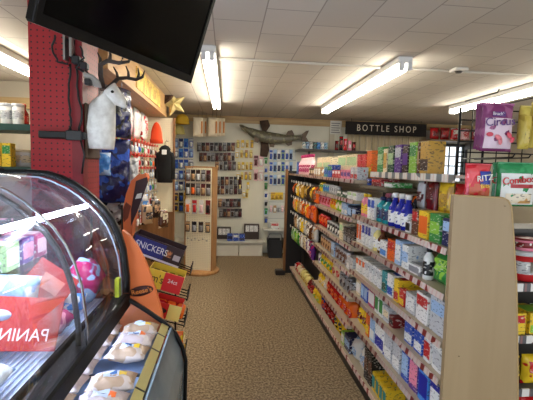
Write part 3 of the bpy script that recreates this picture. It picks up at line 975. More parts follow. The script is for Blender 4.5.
# ================================================================== RED PILLAR: TV, CABLES, BOX
a = at(33, 28, 1.04); bq = at(190, 80, 1.66)
z0 = (a.z + bq.z) / 2
along = Vector((bq.x - a.x, bq.y - a.y, 0)); W = along.length
ang = math.atan2(along.y, along.x)
tv = thing('television', 'black flat television hung from the ceiling in front of the red pillar', 'television', (a.x, a.y, z0), (0, 0, ang))
tv.rotation_euler = (Matrix.Rotation(ang, 3, 'Z') @ Matrix.Rotation(R(19), 3, 'X')).to_euler()
TVH = .43
MB().box(0, W, 0, .035, 0, TVH, .006).build('housing', M((9, 9, 10), 0.4, 0, .2), tv)
MB().box(.018, W - .018, -.0015, .001, .03, TVH - .018).build('screen', M((4, 4, 6), 0.12, 0, .12), tv)
bz = MB()
for q in ((0, W, 0, .028), (0, W, TVH - .016, TVH), (0, .016, .028, TVH - .016), (W - .016, W, .028, TVH - .016)):
    bz.box(q[0], q[1], -.006, .001, q[2], q[3])
bz.build('bezel', M((13, 13, 14), 0.35, 0, .25), tv)
MB().box(W * .25, W * .75, .035, .06, .10, .32, .01).build('rear_cover', M((18, 18, 19), 0.5), tv)
mount = MB().box(W * .42, W * .58, .06, .075, .14, .30).build('mount_plate', M((30, 30, 30), 0.4, .6), tv)
tv_m = Matrix.Translation(tv.location) @ tv.rotation_euler.to_matrix().to_4x4()
mp_ = tv_m @ Vector((W * .5, .075, .22))
inv = tv_m.inverted()
MB().tube([inv @ mp_, inv @ Vector((mp_.x - .07, mp_.y + .03, CEIL - .1)), inv @ Vector((mp_.x - .07, mp_.y + .03, CEIL - .002))], .016, 8).build('ceiling_pole', M((30, 30, 30), 0.4, .6), tv)

# bracket and cable tangle on the pillar
t = thing('wall_bracket', 'steel bracket with tangled black wiring on the red pillar face under the television', 'bracket', at(70, 55, 2.17), fixed=True)
q = at(72, 48, 2.18)
MB().box(q.x - .03, q.x - .02, 2.14, 2.195, q.z - .07, q.z + .10).box(q.x + .0, q.x + .012, 2.14, 2.195, q.z - .05, q.z + .08).build('bracket_arm', M((150, 146, 140), 0.35, 0.8), t)
for i, pts in enumerate([[(55, 35), (52, 48), (58, 62), (68, 64)], [(66, 38), (72, 52), (80, 62), (88, 74), (86, 84)], [(74, 40), (70, 56), (78, 66), (84, 60)], [(80, 46), (84, 58), (76, 68), (84, 72)], [(70, 64), (69, 90), (70, 115), (71, 131)], [(76, 66), (78, 92), (82, 112), (79, 131)]]):
    ps_ = [at(x, y, 2.155 + .012 * (i % 3)) for x, y in pts]
    fine = []
    for j in range(len(ps_) - 1):
        for s_ in range(5):
            fine.append(ps_[j].lerp(ps_[j + 1], s_ / 5) + Vector((.004 * math.sin(3 * j + s_), 0, 0)))
    fine.append(ps_[-1])
    MB().tube(fine, .0055, 6).build('cable', M((14, 14, 15), 0.5), t)
for (x, y, s_) in ((76, 60, .02), (84, 66, .018), (88, 82, .016)):
    q = at(x, y, 2.16)
    MB().box(q.x - s_, q.x + s_, 2.145, 2.185, q.z - s_, q.z + s_, .005).build('plug', M((24, 24, 25), 0.5), t)
q = at(60, 135, 2.17)
t = thing('outlet_box', 'black outlet box with cords on the red pillar, just above the deli glass', 'outlet box', (q.x, 2.19, q.z), fixed=True)
MB().box(q.x - .10, q.x + .13, 2.145, 2.194, q.z - .02, q.z + .018, .006).build('box_body', M((18, 18, 18), 0.5), t)
MB().box(q.x + .04, q.x + .12, 2.135, 2.146, q.z - .028, q.z + .024, .004).build('cover_plate', M((34, 34, 35), 0.4), t)
MB().tube([Vector((q.x + .05, 2.15, q.z + .02)), Vector((q.x + .06, 2.16, q.z + .05)), Vector((q.x + .055, 2.17, q.z + .075))], .005, 6).build('cord', M((16, 16, 16), .5), t)
MB().tube([Vector((q.x + .11, 2.15, q.z - .02)), Vector((q.x + .125, 2.16, q.z - .10)), Vector((q.x + .11, 2.165, q.z - .2))], .005, 6).build('cord', M((16, 16, 16), .5), t)

# ================================================================== COUNTER SHELF FAR LEFT
cs = thing('counter_shelf', 'dark green wall shelving behind the deli counter, left of the red pillar', 'shelving', (-2.2, 3.2, 0), fixed=True)
zs1, zs2 = at(12, 124, 3.0).z, at(12, 167, 3.0).z
for z in (zs1, zs2):
    MB().box(-2.9, -1.32, 2.98, 3.35, z - .045, z).build('shelf_board', M((28, 66, 58), 0.5), cs)
for x in (-2.9, -1.36):
    MB().box(x, x + .04, 3.31, 3.35, 0, zs1 + .05).build('upright', M((60, 56, 52), .5), cs)
xs = [at(x, 110, 3.03).x for x in (-10, 4, 16)]
for i, x in enumerate(xs):
    o = good('tub', .08, .08, .15, 'white', 'pale grey', 5 + i, ['at picture edge', 'middle one', 'nearest the red pillar'][i] + ' on the green upper shelf', 'white tubs on the green upper shelf', (x, 3.02, zs1 + .001), 0)
good('bottle', .07, .07, .17, 'dark red', 'red', 1, 'next to white tubs beside the red pillar', None, (at(24, 110, 3.2).x, 3.16, zs1 + .001), 0)
good('tub', .17, .17, .13, 'white', 'cream', 4, 'on the green lower shelf behind yellow boxes', None, (at(18, 140, 3.15).x, 3.14, zs2 + .001), 0)
for i, x in enumerate((-4, 6)):
    good('carton', .06, .07, .17, 'yellow', ('brown', 'green')[i], 4 + i, 'on the green lower shelf over the deli', 'yellow boxes on the green lower shelf', (at(x, 150, 3.0).x, 3.0, zs2 + .001), 0)
# ================================================================== CANDY RACK past the deli
def tray(px0, py0, px1, py1, Y, hgt, depth, base, label, txt, tcol, extra):
    """a sloping open carton; its long side, from (px0, py0) to (px1, py1) along the bottom, faces the shop door"""
    a, b = at(px0, py0, Y), at(px1, py1, Y)
    w = (b - a).length
    sl = math.atan2(b.z - a.z, b.x - a.x)
    t = thing('candy_carton', label, 'candy box', a, (0, -sl, 0), 'candy cartons on the wire candy rack')
    bx = MB()
    bx.box(0, w, 0, .004, 0, hgt).box(0, w, depth - .004, depth, 0, hgt).box(0, .004, .004, depth - .004, 0, hgt).box(w - .004, w, .004, depth - .004, 0, hgt * .8).box(.004, w - .004, .004, depth - .004, 0, .004)
    bx.build('open_carton', M(base, .4), t)
    extra(t, w, hgt, depth)
    if txt:
        text(txt, hgt * (.5 if len(txt) > 4 else .62), M(tcol, .4), t, loc=(w * (.40 if len(txt) > 4 else .3), -.003, hgt * .52), sx=.8)
    SLOPES.append((a.x, a.z, b.x, b.z, Y, depth))
    return t


SLOPES = []
BROWN = (46, 22, 26)


def snick(t, w, h, d):
    MB().box(w * .04, w * .66, -.0018, .0, h * .12, h * .92).build('name_panel', M((36, 44, 120), .4), t)
    MB().box(w * .70, w * .80, -.0018, .0, h * .35, h * .72, ).build('bar_picture', print_mat((206, 130, 80), 'brown', .4, 60), t)
    MB().box(w * .84, w * .97, -.0018, .0, h * .3, h * .6).build('count_panel', M((190, 180, 186), .4), t)
    MB().box(0, w, -.0022, -.0003, -.002, h * .09).build('white_edge', M((226, 222, 230), .4), t)
    for i in range(6):
        MB().box(.012 + i * .055, .058 + i * .055, .012, d - .012, .012, h * .62, .008).build('candy_bar', film_mat('dark brown', 'tan'), t)


def mms(t, w, h, d):
    MB().box(w * .03, w * .44, -.0018, 0, 0, h).build('yellow_panel', M((236, 204, 60), .4), t)
    MB().box(w * .46, w, -.0018, 0, 0, h).build('red_panel', M((214, 44, 48), .4), t)
    text('24ct', h * .3, M('white', .4), t, loc=(w * .72, -.003, h * .58))
    for i in range(4):
        MB().box(.012 + i * .052, .056 + i * .052, .012, d - .012, .012, h * .7, .008).build('candy_bag', film_mat('brown', 'dark brown'), t)


def reese(t, w, h, d):
    MB().box(w * .55, w, -.0018, 0, 0, h).build('yellow_panel', M((232, 214, 120), .4), t)
    o = MB().lathe([(h * .36, 0), (h * .38, .002)], 18, (0, 0, 0), .5).build('oval_panel', M(BROWN, .4), t, (w * .3, -.0005, h * .5))
    o.rotation_euler = (PI / 2, 0, 0)
    for i in range(3):
        MB().box(.012 + i * .06, .064 + i * .06, .012, d - .012, .012, h * .7, .008).build('candy_bag', film_mat('orange', 'red'), t)


def cream_tray(t, w, h, d):
    MB().box(w * .5, w * .9, -.0018, 0, h * .3, h * .7).build('print_panel', M((90, 80, 50), .4), t)
    for i in range(2):
        MB().box(.012 + i * .07, .074 + i * .07, .012, d - .012, .012, h * .7, .008).build('candy_bag', film_mat('pale yellow', 'brown'), t)


tray(128, 250, 178, 268, 2.62, .125, .16, BROWN, 'brown and blue sloping chocolate bar carton, topmost on the wire candy rack', 'SNICKERS', 'white', snick)
tray(144, 285, 179, 295, 2.42, .115, .16, (230, 196, 60), 'yellow and red sloping candy carton, second down on the wire candy rack', "m's", 'dark brown', mms)
tray(150, 315, 178, 322, 2.255, .09, .15, (196, 36, 30), 'red and pale yellow sloping candy carton, lowest on the wire candy rack', None, 'white', reese)
tray(152, 350, 180, 355, 2.255, .08, .14, (226, 214, 150), 'pale yellow sloping candy carton, under the red one on the wire candy rack', None, 'white', cream_tray)

cr = thing('candy_rack', 'black wire candy rack standing beyond the end of the deli case', 'rack', (-.5, 2.5, 0), fixed=True)
wr = M((24, 24, 26), .35, .6)
x0, x1 = -.74, -.235
for xx in (x0, -.36):
    for y_ in (2.22, 2.86):
        MB().tube([(xx, y_, 0), (xx, y_, (.60 if y_ < 2.5 else .9) if xx > -.5 else 1.24)], .007, 8).build('post', wr, cr)
for j, (za, zb, yt, dt) in enumerate([(c1 + (c3 - c1) / (c2 - c0) * (x0 - c0) - .013, c1 + (c3 - c1) / (c2 - c0) * (x1 - c0) - .013, c4, c5) for c0, c1, c2, c3, c4, c5 in SLOPES]):
    lm = MB()
    for y_ in (yt, yt + dt * .33, yt + dt * .66, yt + dt):
        lm.tube([(x0, y_, za), (x1, y_, zb), (x1 + .005, y_, zb + .05)], .004, 6)
    for s_ in (0, .5, 1):
        lm.tube([(x0 + (x1 - x0) * s_, yt - .01, za + (zb - za) * s_ - .004), (x0 + (x1 - x0) * s_, yt + dt + .01, za + (zb - za) * s_ - .004)], .004, 6)
    lm.build('wire_shelf_lattice', wr, cr)
for px, py, b, a_, i in ((174, 330, 'orange', 'brown', 0), (181, 326, 'orange', 'yellow', 1), (183, 338, 'gold', 'orange', 2)):
    q = at(px, py + 8, 2.40)
    o = good('hang', .07, .03, .10, b, a_, i, f'{ORD[i]} clipped low on the wire candy rack', 'small candy bags clipped to the candy rack', (q.x, 2.19, q.z), 0)
# goods lying on top of the rack, seen over the chocolate carton
for i, (px, py, b, a_) in enumerate([(150, 218, 'tan', 'dark brown'), (158, 212, 'dark brown', 'tan'), (166, 222, 'brown', 'cream'), (146, 206, 'pale grey', 'sky blue')]):
    q = at(px, py, 3.0 + .16 * i)
    good('hang', .12, .05, .15, b, a_, i, f'{ORD[i]} on pegs above the chocolate carton', 'bags pegged above the chocolate carton', (q.x, q.y, q.z - .05), PI / 3)

# orange display cards of the candy rack
ORG = M((232, 122, 62), .45)


def card(poly_px, Y, t, a=0.006):
    return MB().prism([(at(x, y, Y).x, at(x, y, Y).z) for x, y in poly_px], Y, Y + a)


t = thing('candy_display', 'large orange curved display board standing against the deli case end', 'display', (-.42, 2.12, .75), fixed=True)
card([(122, 230), (129, 235.5), (137, 246), (145, 261), (152, 280), (158, 299), (162, 314), (163.5, 328), (160, 470), (124, 470), (118, 250)], 2.06, t, .03).build('orange_board', ORG, t)
q = at(141, 291, 2.055)
o = MB().lathe([(.062, 0), (.064, .003)], 22, (0, 0, 0), .42).build('brown_badge', M((74, 34, 32), .4), t, (q.x - t.location.x, 2.0585 - t.location.y, q.z - t.location.z))
o.rotation_euler = (PI / 2, R(-12), 0)
text("Reese's", .036, M((236, 140, 60), .4), t, loc=(q.x + .003, 2.053, q.z), rot=(PI / 2, R(-12), 0))
t = thing('candy_display', 'tall orange curved display header with dark window, behind the deli arch', 'display', (-.6, 2.9, .9), fixed=True)
card([(120, 235), (122, 214), (126, 194), (131, 181), (138, 174.5), (146, 173.5), (147, 178), (141, 192), (135, 210), (132, 232), (134, 382), (124, 382)], 2.9, t, .10).build('orange_board', ORG, t)
card([(136, 181), (147, 177), (148, 182), (143, 196), (137, 212), (131, 226), (131, 210)], 2.894, t, .004).build('dark_window', M((52, 24, 22), .4), t)
card([(137, 194), (142, 193), (141, 198), (135, 199)], 2.889, t, .004).build('white_sticker', M('white', .4), t)
card([(122, 212), (126, 202), (131, 206), (128, 218), (124, 222)], 2.893, t, .004).build('brown_badge', M((120, 56, 34), .4), t)

# ================================================================== MOUNTED DEER HEAD
hy = 2.28
P = lambda x, y: at(x, y, hy)
dh = thing('deer_head', 'mounted pale deer head with dark antlers on the red pillar side', 'deer head', P(92, 120), fixed=True)
S = lambda x, y, a, bb, tilt: (P(x, y), Vector((a * math.cos(tilt), 0, a * math.sin(tilt))), Vector((0, bb, 0)))
secs = [S(101, 149, .068, .075, 0), S(100, 140, .080, .085, .05), S(99.5, 128, .084, .088, .10), S(100.5, 116, .080, .082, .15), S(102, 105, .072, .072, .2), S(103.5, 98, .068, .066, .45), S(107, 93.5, .068, .064, .9), S(111.5, 93.5, .062, .060, 1.25), S(116, 96, .050, .050, 1.35),
        S(120, 99.5, .037, .040, 1.35), S(123, 102.3, .031, .034, 1.35), S(125.5, 104, .026, .028, 1.35), S(126.6, 104.8, .012, .014, 1.35)]
MB().loft(secs, 18).build('head_and_neck', noise_mat('pale deer hair', (236, 234, 226), (206, 202, 192), 26.0, .9, 3, .5), dh)
q = P(126.3, 103.6)
MB().loft([(q + Vector((-.006, 0, .004)), Vector((0, 0, .014)), Vector((0, .016, 0))), (q + Vector((.005, 0, .002)), Vector((0, 0, .011)), Vector((0, .012, 0)))], 10).build('nose', M((60, 54, 50), .4), dh)
q = P(115, 93.5) + Vector((0, -.052, 0))
MB().lathe([(.002, -.008), (.008, -.004), (.009, 0), (.008, .004), (.002, .008)], 10, q).build('eye', M((14, 12, 12), .1), dh)
for sgn in (-1, 1):
    q = P(103, 90) + Vector((0, sgn * .055, 0))
    MB().loft([(q, Vector((.012, 0, 0)), Vector((0, .01, 0))), (q + Vector((-.015, sgn * .03, .02)), Vector((.026, 0, .01)), Vector((0, .008, .008))), (q + Vector((-.035, sgn * .065, .045)), Vector((.022, 0, .01)), Vector((0, .006, .006))), (q + Vector((-.05, sgn * .09, .06)), Vector((.004, 0, 0)), Vector((0, .003, 0)))], 10).build('ear', M((150, 144, 134), .8), dh)
    AM = noise_mat('antler', (58, 46, 36), (34, 26, 22), 30.0, .5, 3, .3)
    o_ = Vector((0, sgn * .06, 0)); f_ = Vector((0, sgn * .05, 0))
    main = [P(105, 88) + o_ * .6, P(107, 80) + o_ + f_, P(110, 72) + o_ + f_ * 2, P(118, 70) + o_ + f_ * 2.6, P(128, 72) + o_ + f_ * 2.6, P(136, 70) + o_ + f_ * 2.2, P(139, 64) + o_ + f_ * 1.8]
    an = MB().tube(main, [.014, .013, .012, .011, .010, .008, .003], 8).build('antler', AM, dh)
    for a_, b_ in ((P(110, 72) + o_ + f_ * 2, P(106, 60) + o_ + f_ * 1.6), (P(120, 70) + o_ + f_ * 2.6, P(118, 58) + o_ + f_ * 2.2), (P(130, 72) + o_ + f_ * 2.6, P(131, 60) + o_ + f_ * 2.2)):
        MB().tube([a_, (a_ + b_) / 2 + Vector((.006, 0, 0)), b_], [.010, .007, .003], 7).build('tine', AM, an)
q = P(86, 130)
MB().box(PX1 + .0065, PX1 + .024, hy - .08, hy + .14, q.z - .16, q.z + .14, .01).build('mount_board', wood_mat('dark plaque', (84, 58, 38), (60, 40, 26), 'z'), dh)

# bagged clothing hung below the deer head
for i, (px, py, Y, w, h, b, a_, lab) in enumerate([(101, 164, 2.80, .13, .16, 'sky blue', 'pale blue', 'pale blue clear-bagged garment hung right below the deer head'), (114, 171, 3.15, .25, .50, 'navy', 'blue', 'dark blue plastic-bagged jacket hung below the deer head'),
                                                    (131, 178, 3.35, .13, .34, 'pale grey', 'grey', 'clear bagged grey garment hung past the blue jacket bag'), (113, 212, 3.2, .22, .22, 'grey', 'black', 'clear bag of dark goods hung under the blue jacket bag')]):
    q = at(px, py, Y)
    t = thing('hanging_garment_bag', lab, 'bag', (q.x, q.y, q.z - h / 2), (0, 0, R(25)), 'bagged garments by the red pillar')
    MB().pillow(w, h, .09, 10, 14, wob=.012, seed=i * 1.7).build('bagged_garment', film_mat(b, a_), t)
    MB().tube([(0, 0, h), (0, 0, h + .03), (.015, 0, h + .045), (.03, 0, h + .03)], .003, 6).build('hook', M('silver', .3, .8), t)
q = at(122, 125, 3.14)
t = thing('hanging_garment_bag', 'narrow dark navy garment hung behind the deer muzzle', 'garment', (q.x, q.y, q.z - .10), (0, 0, R(70)))
MB().pillow(.24, .38, .06, 8, 12, wob=.01, seed=3).build('bagged_garment', film_mat('navy', 'black'), t)
MB().tube([(0, 0, .38), (0, 0, .42)], .003, 6).build('hook', M('silver', .3, .8), t)

# ================================================================== PEGBOARD WALL GOODS
sg = thing('soffit_sign', 'yellow printed sign on the wooden soffit face above hanging bags', 'sign', (-.79, 3.9, 2.3), fixed=True)
MB().box(-.799, -.792, 3.55, 4.75, 2.20, 2.38).build('sign_board', print_mat((232, 206, 96), (206, 164, 70), .5, 9.0, .52), sg)
rows = [(2.0, .33, .23, 5), (1.715, .11, .085, 13), (1.575, .11, .085, 13), (1.435, .11, .085, 13), (1.28, .12, .09, 12), (1.12, .12, .09, 12), (.95, .12, .09, 12)]
WN = ['topmost row', 'second row down', 'third row down', 'fourth row down', 'fifth row down', 'sixth row down', 'lowest row']
pal = [('white', 'red'), ('pale grey', 'orange'), ('white', 'green'), ('cream', 'dark red'), ('pale blue', 'white'), ('white', 'black'), ('grey', 'white'), ('red', 'white'), ('pale green', 'teal'), ('white', 'blue'), ('tan', 'white'), ('black', 'pale grey')]
for j, (z, h, w, n) in enumerate(rows):
    rl = thing('hook_rail', f'red ticketed hook rail on left pegboard wall, {WN[j]}', 'rail', (XP, 4.3, z + h / 2), group='red hook rails on the left pegboard wall', fixed=True)
    RC = M((206, 52, 36), .45) if j < 4 else M((180, 176, 168), .45)
    MB().box(XP + .001, XP + .012, 3.25, 5.28, z + h / 2 - .008, z + h / 2 + .008).build('rail_bar', RC, rl)
    for i in range(n):
        yy = 3.35 + (5.22 - 3.35) * i / (n - 1)
        if j == 0:
            yy = 3.4 + .38 * i
        MB().box(XP + .012, XP + .268, yy - .003, yy + .003, z + h / 2 + .001, z + h / 2 + .007).build('hook', RC, rl)
        MB().box(XP + .268, XP + .272, yy - .03, yy + .03, z + h / 2 - .008, z + h / 2 + .020).build('hook_ticket', RC, rl)
        b, a_ = pal[(i * 5 + j * 3) % 12]
        if j == 0:
            b, a_ = [('white', 'pink'), ('pale grey', 'red'), ('pale pink', 'white'), ('white', 'pale pink'), ('white', 'red')][i % 5]
        good('hang' if j == 0 else 'card', w, .09 if j == 0 else .03, h, b, a_, i + j, f'{ORD[i]} from near end, {WN[j]} on left pegboard', f'goods on the {WN[j]} of the left pegboard wall',
             (XP + (.20 if j == 0 else .24), yy, z - h / 2 - .012), PI / 2)
# orange cap
q = at(156.5, 133, 5.02)
t = thing('hanging_hat', 'bright orange knit cap hung on the left pegboard wall beside the cream wing', 'cap', (q.x, q.y, q.z - .13))
MB().lathe([(.07, 0), (.074, .02), (.072, .06), (.066, .14), (.052, .20), (.03, .245), (.01, .262)], 18, (0, 0, 0), .6).build('cap_crown', M((232, 76, 26), .8), t)
MB().lathe([(.074, .002), (.080, .006), (.080, .05), (.075, .055)], 18, (0, 0, 0), .6).build('turned_cuff', M((220, 66, 20), .85), t)
# pale star-shaped ornament on the soffit end
q = at(174, 104, 5.2)
t = thing('star_ornament', 'pale yellow star-shaped hanging ornament with brown tuft, at the soffit end', 'ornament', (q.x, 5.2, q.z))
pts = []
for i in range(10):
    a_ = PI / 2 + i * PI / 5 + .3
    r_ = .17 if i % 2 == 0 else .075
    pts.append((r_ * math.cos(a_), r_ * math.sin(a_)))
vs = [(x, 0, z) for x, z in pts] + [(.0, -.05, 0), (0, .05, 0)]
fs = [((i + 1) % 10, i, 10) for i in range(10)] + [(i, (i + 1) % 10, 11) for i in range(10)]
MB().add(vs, fs).build('star', noise_mat('pale star', (226, 212, 150), (190, 170, 100), 18, .6, 2), t)
MB().loft([((-.16, -.02, .02), (.02, 0, 0), (0, 0, .02)), ((-.12, -.05, .05), (.06, 0, 0), (0, .03, .07)), ((-.06, -.06, .09), (.06, 0, 0), (0, .03, .06)), ((-.02, -.05, .13), (.015, 0, 0), (0, .01, .02))], 10).build('brown_tuft', noise_mat('tuft', (92, 60, 38), (50, 32, 22), 40, .9, 2), t)
MB().tube([(0, 0, .12), (0, 0, CEIL - q.z - .001)], .002, 5).build('cord', M((200, 190, 160), .6), t)

# black hooded sweatshirt on a hanger in front of the wing
q = at(165, 166, 5.14)
t = thing('hanging_sweatshirt', 'black hooded sweatshirt on a hanger in front of the cream wing wall', 'sweatshirt', (q.x, q.y, q.z))
tor = []
for z, a_, b_ in ((-.215, .12, .045), (-.21, .14, .05), (-.15, .145, .055), (-.02, .145, .06), (.08, .15, .06), (.14, .145, .055), (.18, .12, .05), (.21, .07, .04), (.235, .045, .035)):
    tor.append(((0, 0, z), (a_ * .70, 0, 0), (0, b_, 0)))
BK = noise_mat('black fleece', (10, 10, 11), (18, 18, 19), 40, .95)
MB().loft(tor, 20).build('torso', BK, t)
for s_ in (-1, 1):
    MB().tube([(s_ * .07, 0, .165), (s_ * .092, .0, .10), (s_ * .098, -.005, -.03), (s_ * .098, -.01, -.17)], [.040, .038, .034, .030], 10).build('sleeve', BK, t)
MB().loft([((0, -.02, .17), (.06, 0, 0), (0, .04, 0)), ((0, -.01, .215), (.075, 0, 0), (0, .05, 0)), ((0, .0, .25), (.05, 0, 0), (0, .04, 0)), ((0, .005, .268), (.01, 0, 0), (0, .01, 0))], 14).build('hood', BK, t)
MB().box(-.03, .03, -.075, -.066, .145, .205, .004).build('neck_ticket', M((222, 222, 220), .5), t)
MB().tube([(0, 0, .25), (0, 0, .30), (.02, 0, .325), (.04, .0, .31)], .005, 6).build('hanger_hook', M((150, 110, 70), .4), t)

# ================================================================== LURE DISPLAY RACK (cream pegboard box on a round base)
q = at(200, 275, 5.62)
sx_, sy_ = q.x, 5.66
sp = thing('lure_rack', 'cream pegboard display rack with wood edges on a round wooden base', 'rack', (sx_, sy_, 0), (0, 0, R(-16)))
OAK = wood_mat('oak rack', (190, 142, 88), (166, 118, 68), 'z')
PEG = peg_mat('rack pegboard', (240, 232, 202), (120, 106, 80), ('X', 'Z'), .0254, .14)
MB().lathe([(.27, 0), (.275, .01), (.275, .035), (.265, .045)], 36).build('round_base', OAK, sp)
MB().box(-.19, .19, -.095, -.088, .045, 1.50).build('front_pegboard', PEG, sp)
MB().box(-.19, .19, .088, .095, .045, 1.50).build('rear_pegboard', PEG, sp)
for x in (-.21, .19):
    MB().box(x, x + .02, -.10, .10, .045, 1.51).build('side_board', OAK, sp)
MB().box(-.215, .215, -.105, .105, 1.51, 1.53).build('top_board', OAK, sp)
RN2 = ['topmost row', 'second row', 'third row', 'lowest row']
rotm = Matrix.Rotation(R(-16), 3, 'Z')
for j, (z, n, w, h, cols) in enumerate([(1.32, 5, .066, .16, [('maroon', 'grey'), ('black', 'tan'), ('dark brown', 'pale grey'), ('black', 'grey'), ('maroon', 'dark brown')]), (1.12, 5, .066, .17, [('black', 'pale grey'), ('dark brown', 'orange'), ('black', 'grey'), ('maroon', 'tan'), ('dark brown', 'grey')]),
                                        (.86, 4, .070, .20, [('white', 'orange'), ('pale grey', 'red'), ('white', 'pale pink'), ('dark red', 'black')]), (.60, 4, .070, .15, [('dark brown', 'tan'), ('black', 'silver'), ('dark brown', 'grey'), ('black', 'tan')])]):
    for i in range(n):
        lx = -.15 + .30 * i / (n - 1)
        v = rotm @ Vector((lx, -.135, 0))
        b, a_ = cols[i]
        good('card', w, .025, h, b, a_, i + j, f'{ORD[i]} along, {RN2[j]} of cream lure rack', f'packs on the {RN2[j]} of the lure rack', (sx_ + v.x, sy_ + v.y, z), R(-16))
for i in range(6):
    lx = -.14 + i * .055
    z = .50 - .02 * (i % 2)
    MB().tube([(lx, -.095, z), (lx, -.15, z), (lx, -.155, z + .02)], .004, 6).build('peg_hook', M((60, 56, 52), .4, .6), sp)
# ================================================================== BACK WALL GOODS
BW = lambda px, py: at(px, py, YB - .05)


def wall_row(kind, px0, px1, py, n, w, h, cols, tail, group, d=.03):
    for i in range(n):
        px = px0 + (px1 - px0) * i / max(n - 1, 1)
        q = BW(px, py)
        b, a_ = cols[i % len(cols)]
        good(kind, w, d, h, b, a_, i, tail.format(o=ORD[i]), group, (q.x, YB - .05, q.z - h / 2), 0)


LURE = [('dark brown', 'grey'), ('black', 'brown'), ('maroon', 'tan'), ('grey', 'dark brown'), ('black', 'grey'), ('dark brown', 'maroon')]
for j, (p0, p1, py, n) in enumerate([(199, 233, 147, 9), (201, 233, 157, 9), (217, 234, 166, 5), (218, 240, 181, 6), (218, 240, 190, 6), (220, 239, 203, 6), (221, 240, 213, 6)]):
    wall_row('card', p0, p1, py, n, .066, .155, LURE[j % 3:] + LURE[:j % 3], f'{{o}} along, {ORD[j]} lure row on back wall', f'lure packs of the {ORD[j]} row on the back wall')
GOLD = [('gold', 'pale yellow'), ('yellow', 'white'), ('pale yellow', 'gold'), ('tan', 'yellow')]
for j, (p0, p1, py, n) in enumerate([(238, 252, 144, 4), (237, 251, 154, 4), (239, 251, 166, 4), (238, 250, 176, 4), (240, 248, 186, 2), (244, 247, 194, 2)]):
    wall_row('card', p0, p1, py, n, .05 if n > 2 else .045, .14, GOLD[j % 2:] + GOLD[:j % 2], f'{{o}} along, {ORD[j]} golden row on back wall', f'golden packs of the {ORD[j]} row on the back wall')
BLUE = [('blue', 'pale blue'), ('navy', 'white'), ('sky blue', 'blue'), ('blue', 'white')]
for j, py in enumerate((143, 153, 164, 175, 186, 197, 207)):
    wall_row('card', 176, 191, py, 4, .075, .155, BLUE[j % 4:] + BLUE[:j % 4] if j < 5 else [('yellow', 'navy'), ('black', 'blue')], f'{{o}} along, {ORD[j]} blue row behind cream wing', f'blue packs of the {ORD[j]} row behind the wing', .04)
for i, (px, py) in enumerate([(179, 130), (185, 122)]):
    q = BW(px, py)
    t = thing('hanging_hat', ('pale yellow cap hung low on the back wall behind the soffit end', 'bright yellow cap hung high on the back wall behind the soffit end')[i], 'cap', (q.x, YB - .16 - .3 * i, q.z - .08))
    c_ = M(((226, 214, 130), (236, 192, 50))[i], .8)
    MB().lathe([(.105, 0), (.11, .02), (.105, .08), (.08, .13), (.03, .16)], 18, (0, 0, 0), .9).build('cap_crown', c_, t)
    MB().lathe([(.10, -.004), (.10, .006)], 18, (.03, -.07, 0), .8).build('cap_brim', c_, t)
# framed pink packs and a narrow strip of samples
for i, (px, py) in enumerate([(256, 161), (261, 161), (256, 175), (261, 175)]):
    q = BW(px, py)
    good('card', .075, .03, .20, 'pale pink', 'white' if i % 2 else 'maroon', i, ['upper', 'upper', 'lower', 'lower'][i] + ' row, ' + ['first', 'second'][i % 2] + ' beside narrow pack column', 'pink packs on the back wall', (q.x, YB - .05, q.z - .10), 0)
for i in range(8):
    q = BW(266, 161 + i * 8.4)
    good('card', .06, .03, .12, ['white', 'pale grey', 'pale blue', 'grey'][i % 4], ['green', 'blue', 'black'][i % 3], i, f'{ORD[i]} from top in single column on back wall', 'single column of packs on the back wall', (q.x, YB - .05, q.z - .06), 0)
# slat panel at the right with blue-topped packs
q0, q1 = BW(269, 148), BW(293, 205)
sl = thing('slat_panel', 'pale slatted display panel on the back wall beside the far shelving end', 'panel', (q0.x, YB, q1.z), fixed=True)
MB().box(q0.x + .02, q1.x + .03, YB - .022, YB - .001, 0.0, q0.z + .0).build('panel_board', M((202, 204, 196), .5), sl)
for i in range(9):
    z = q1.z - .26 + i * .15
    MB().box(q0.x + .02, q1.x + .03, YB - .028, YB - .022, z, z + .02).build('slat', M((176, 180, 176), .4, .2), sl)
for j, py in enumerate((155, 167, 180)):
    wall_row('card', 271, 291, py, 6, .058, .185, [('white', 'blue'), ('pale blue', 'navy'), ('white', 'navy'), ('pale green', 'blue')], f'{{o}} along, {ORD[j]} row of pale slatted panel', f'packs of the {ORD[j]} row on the slatted panel')
wall_row('card', 273, 281, 196, 3, .075, .13, [('yellow', 'gold')], '{o} along, yellow row of pale slatted panel', 'yellow packs on the slatted panel')
wall_row('card', 271, 290, 209, 6, .055, .13, [('pale grey', 'pale pink'), ('tan', 'white'), ('pale grey', 'grey')], '{o} along, fourth row of pale slatted panel', 'packs of the fourth row on the slatted panel')
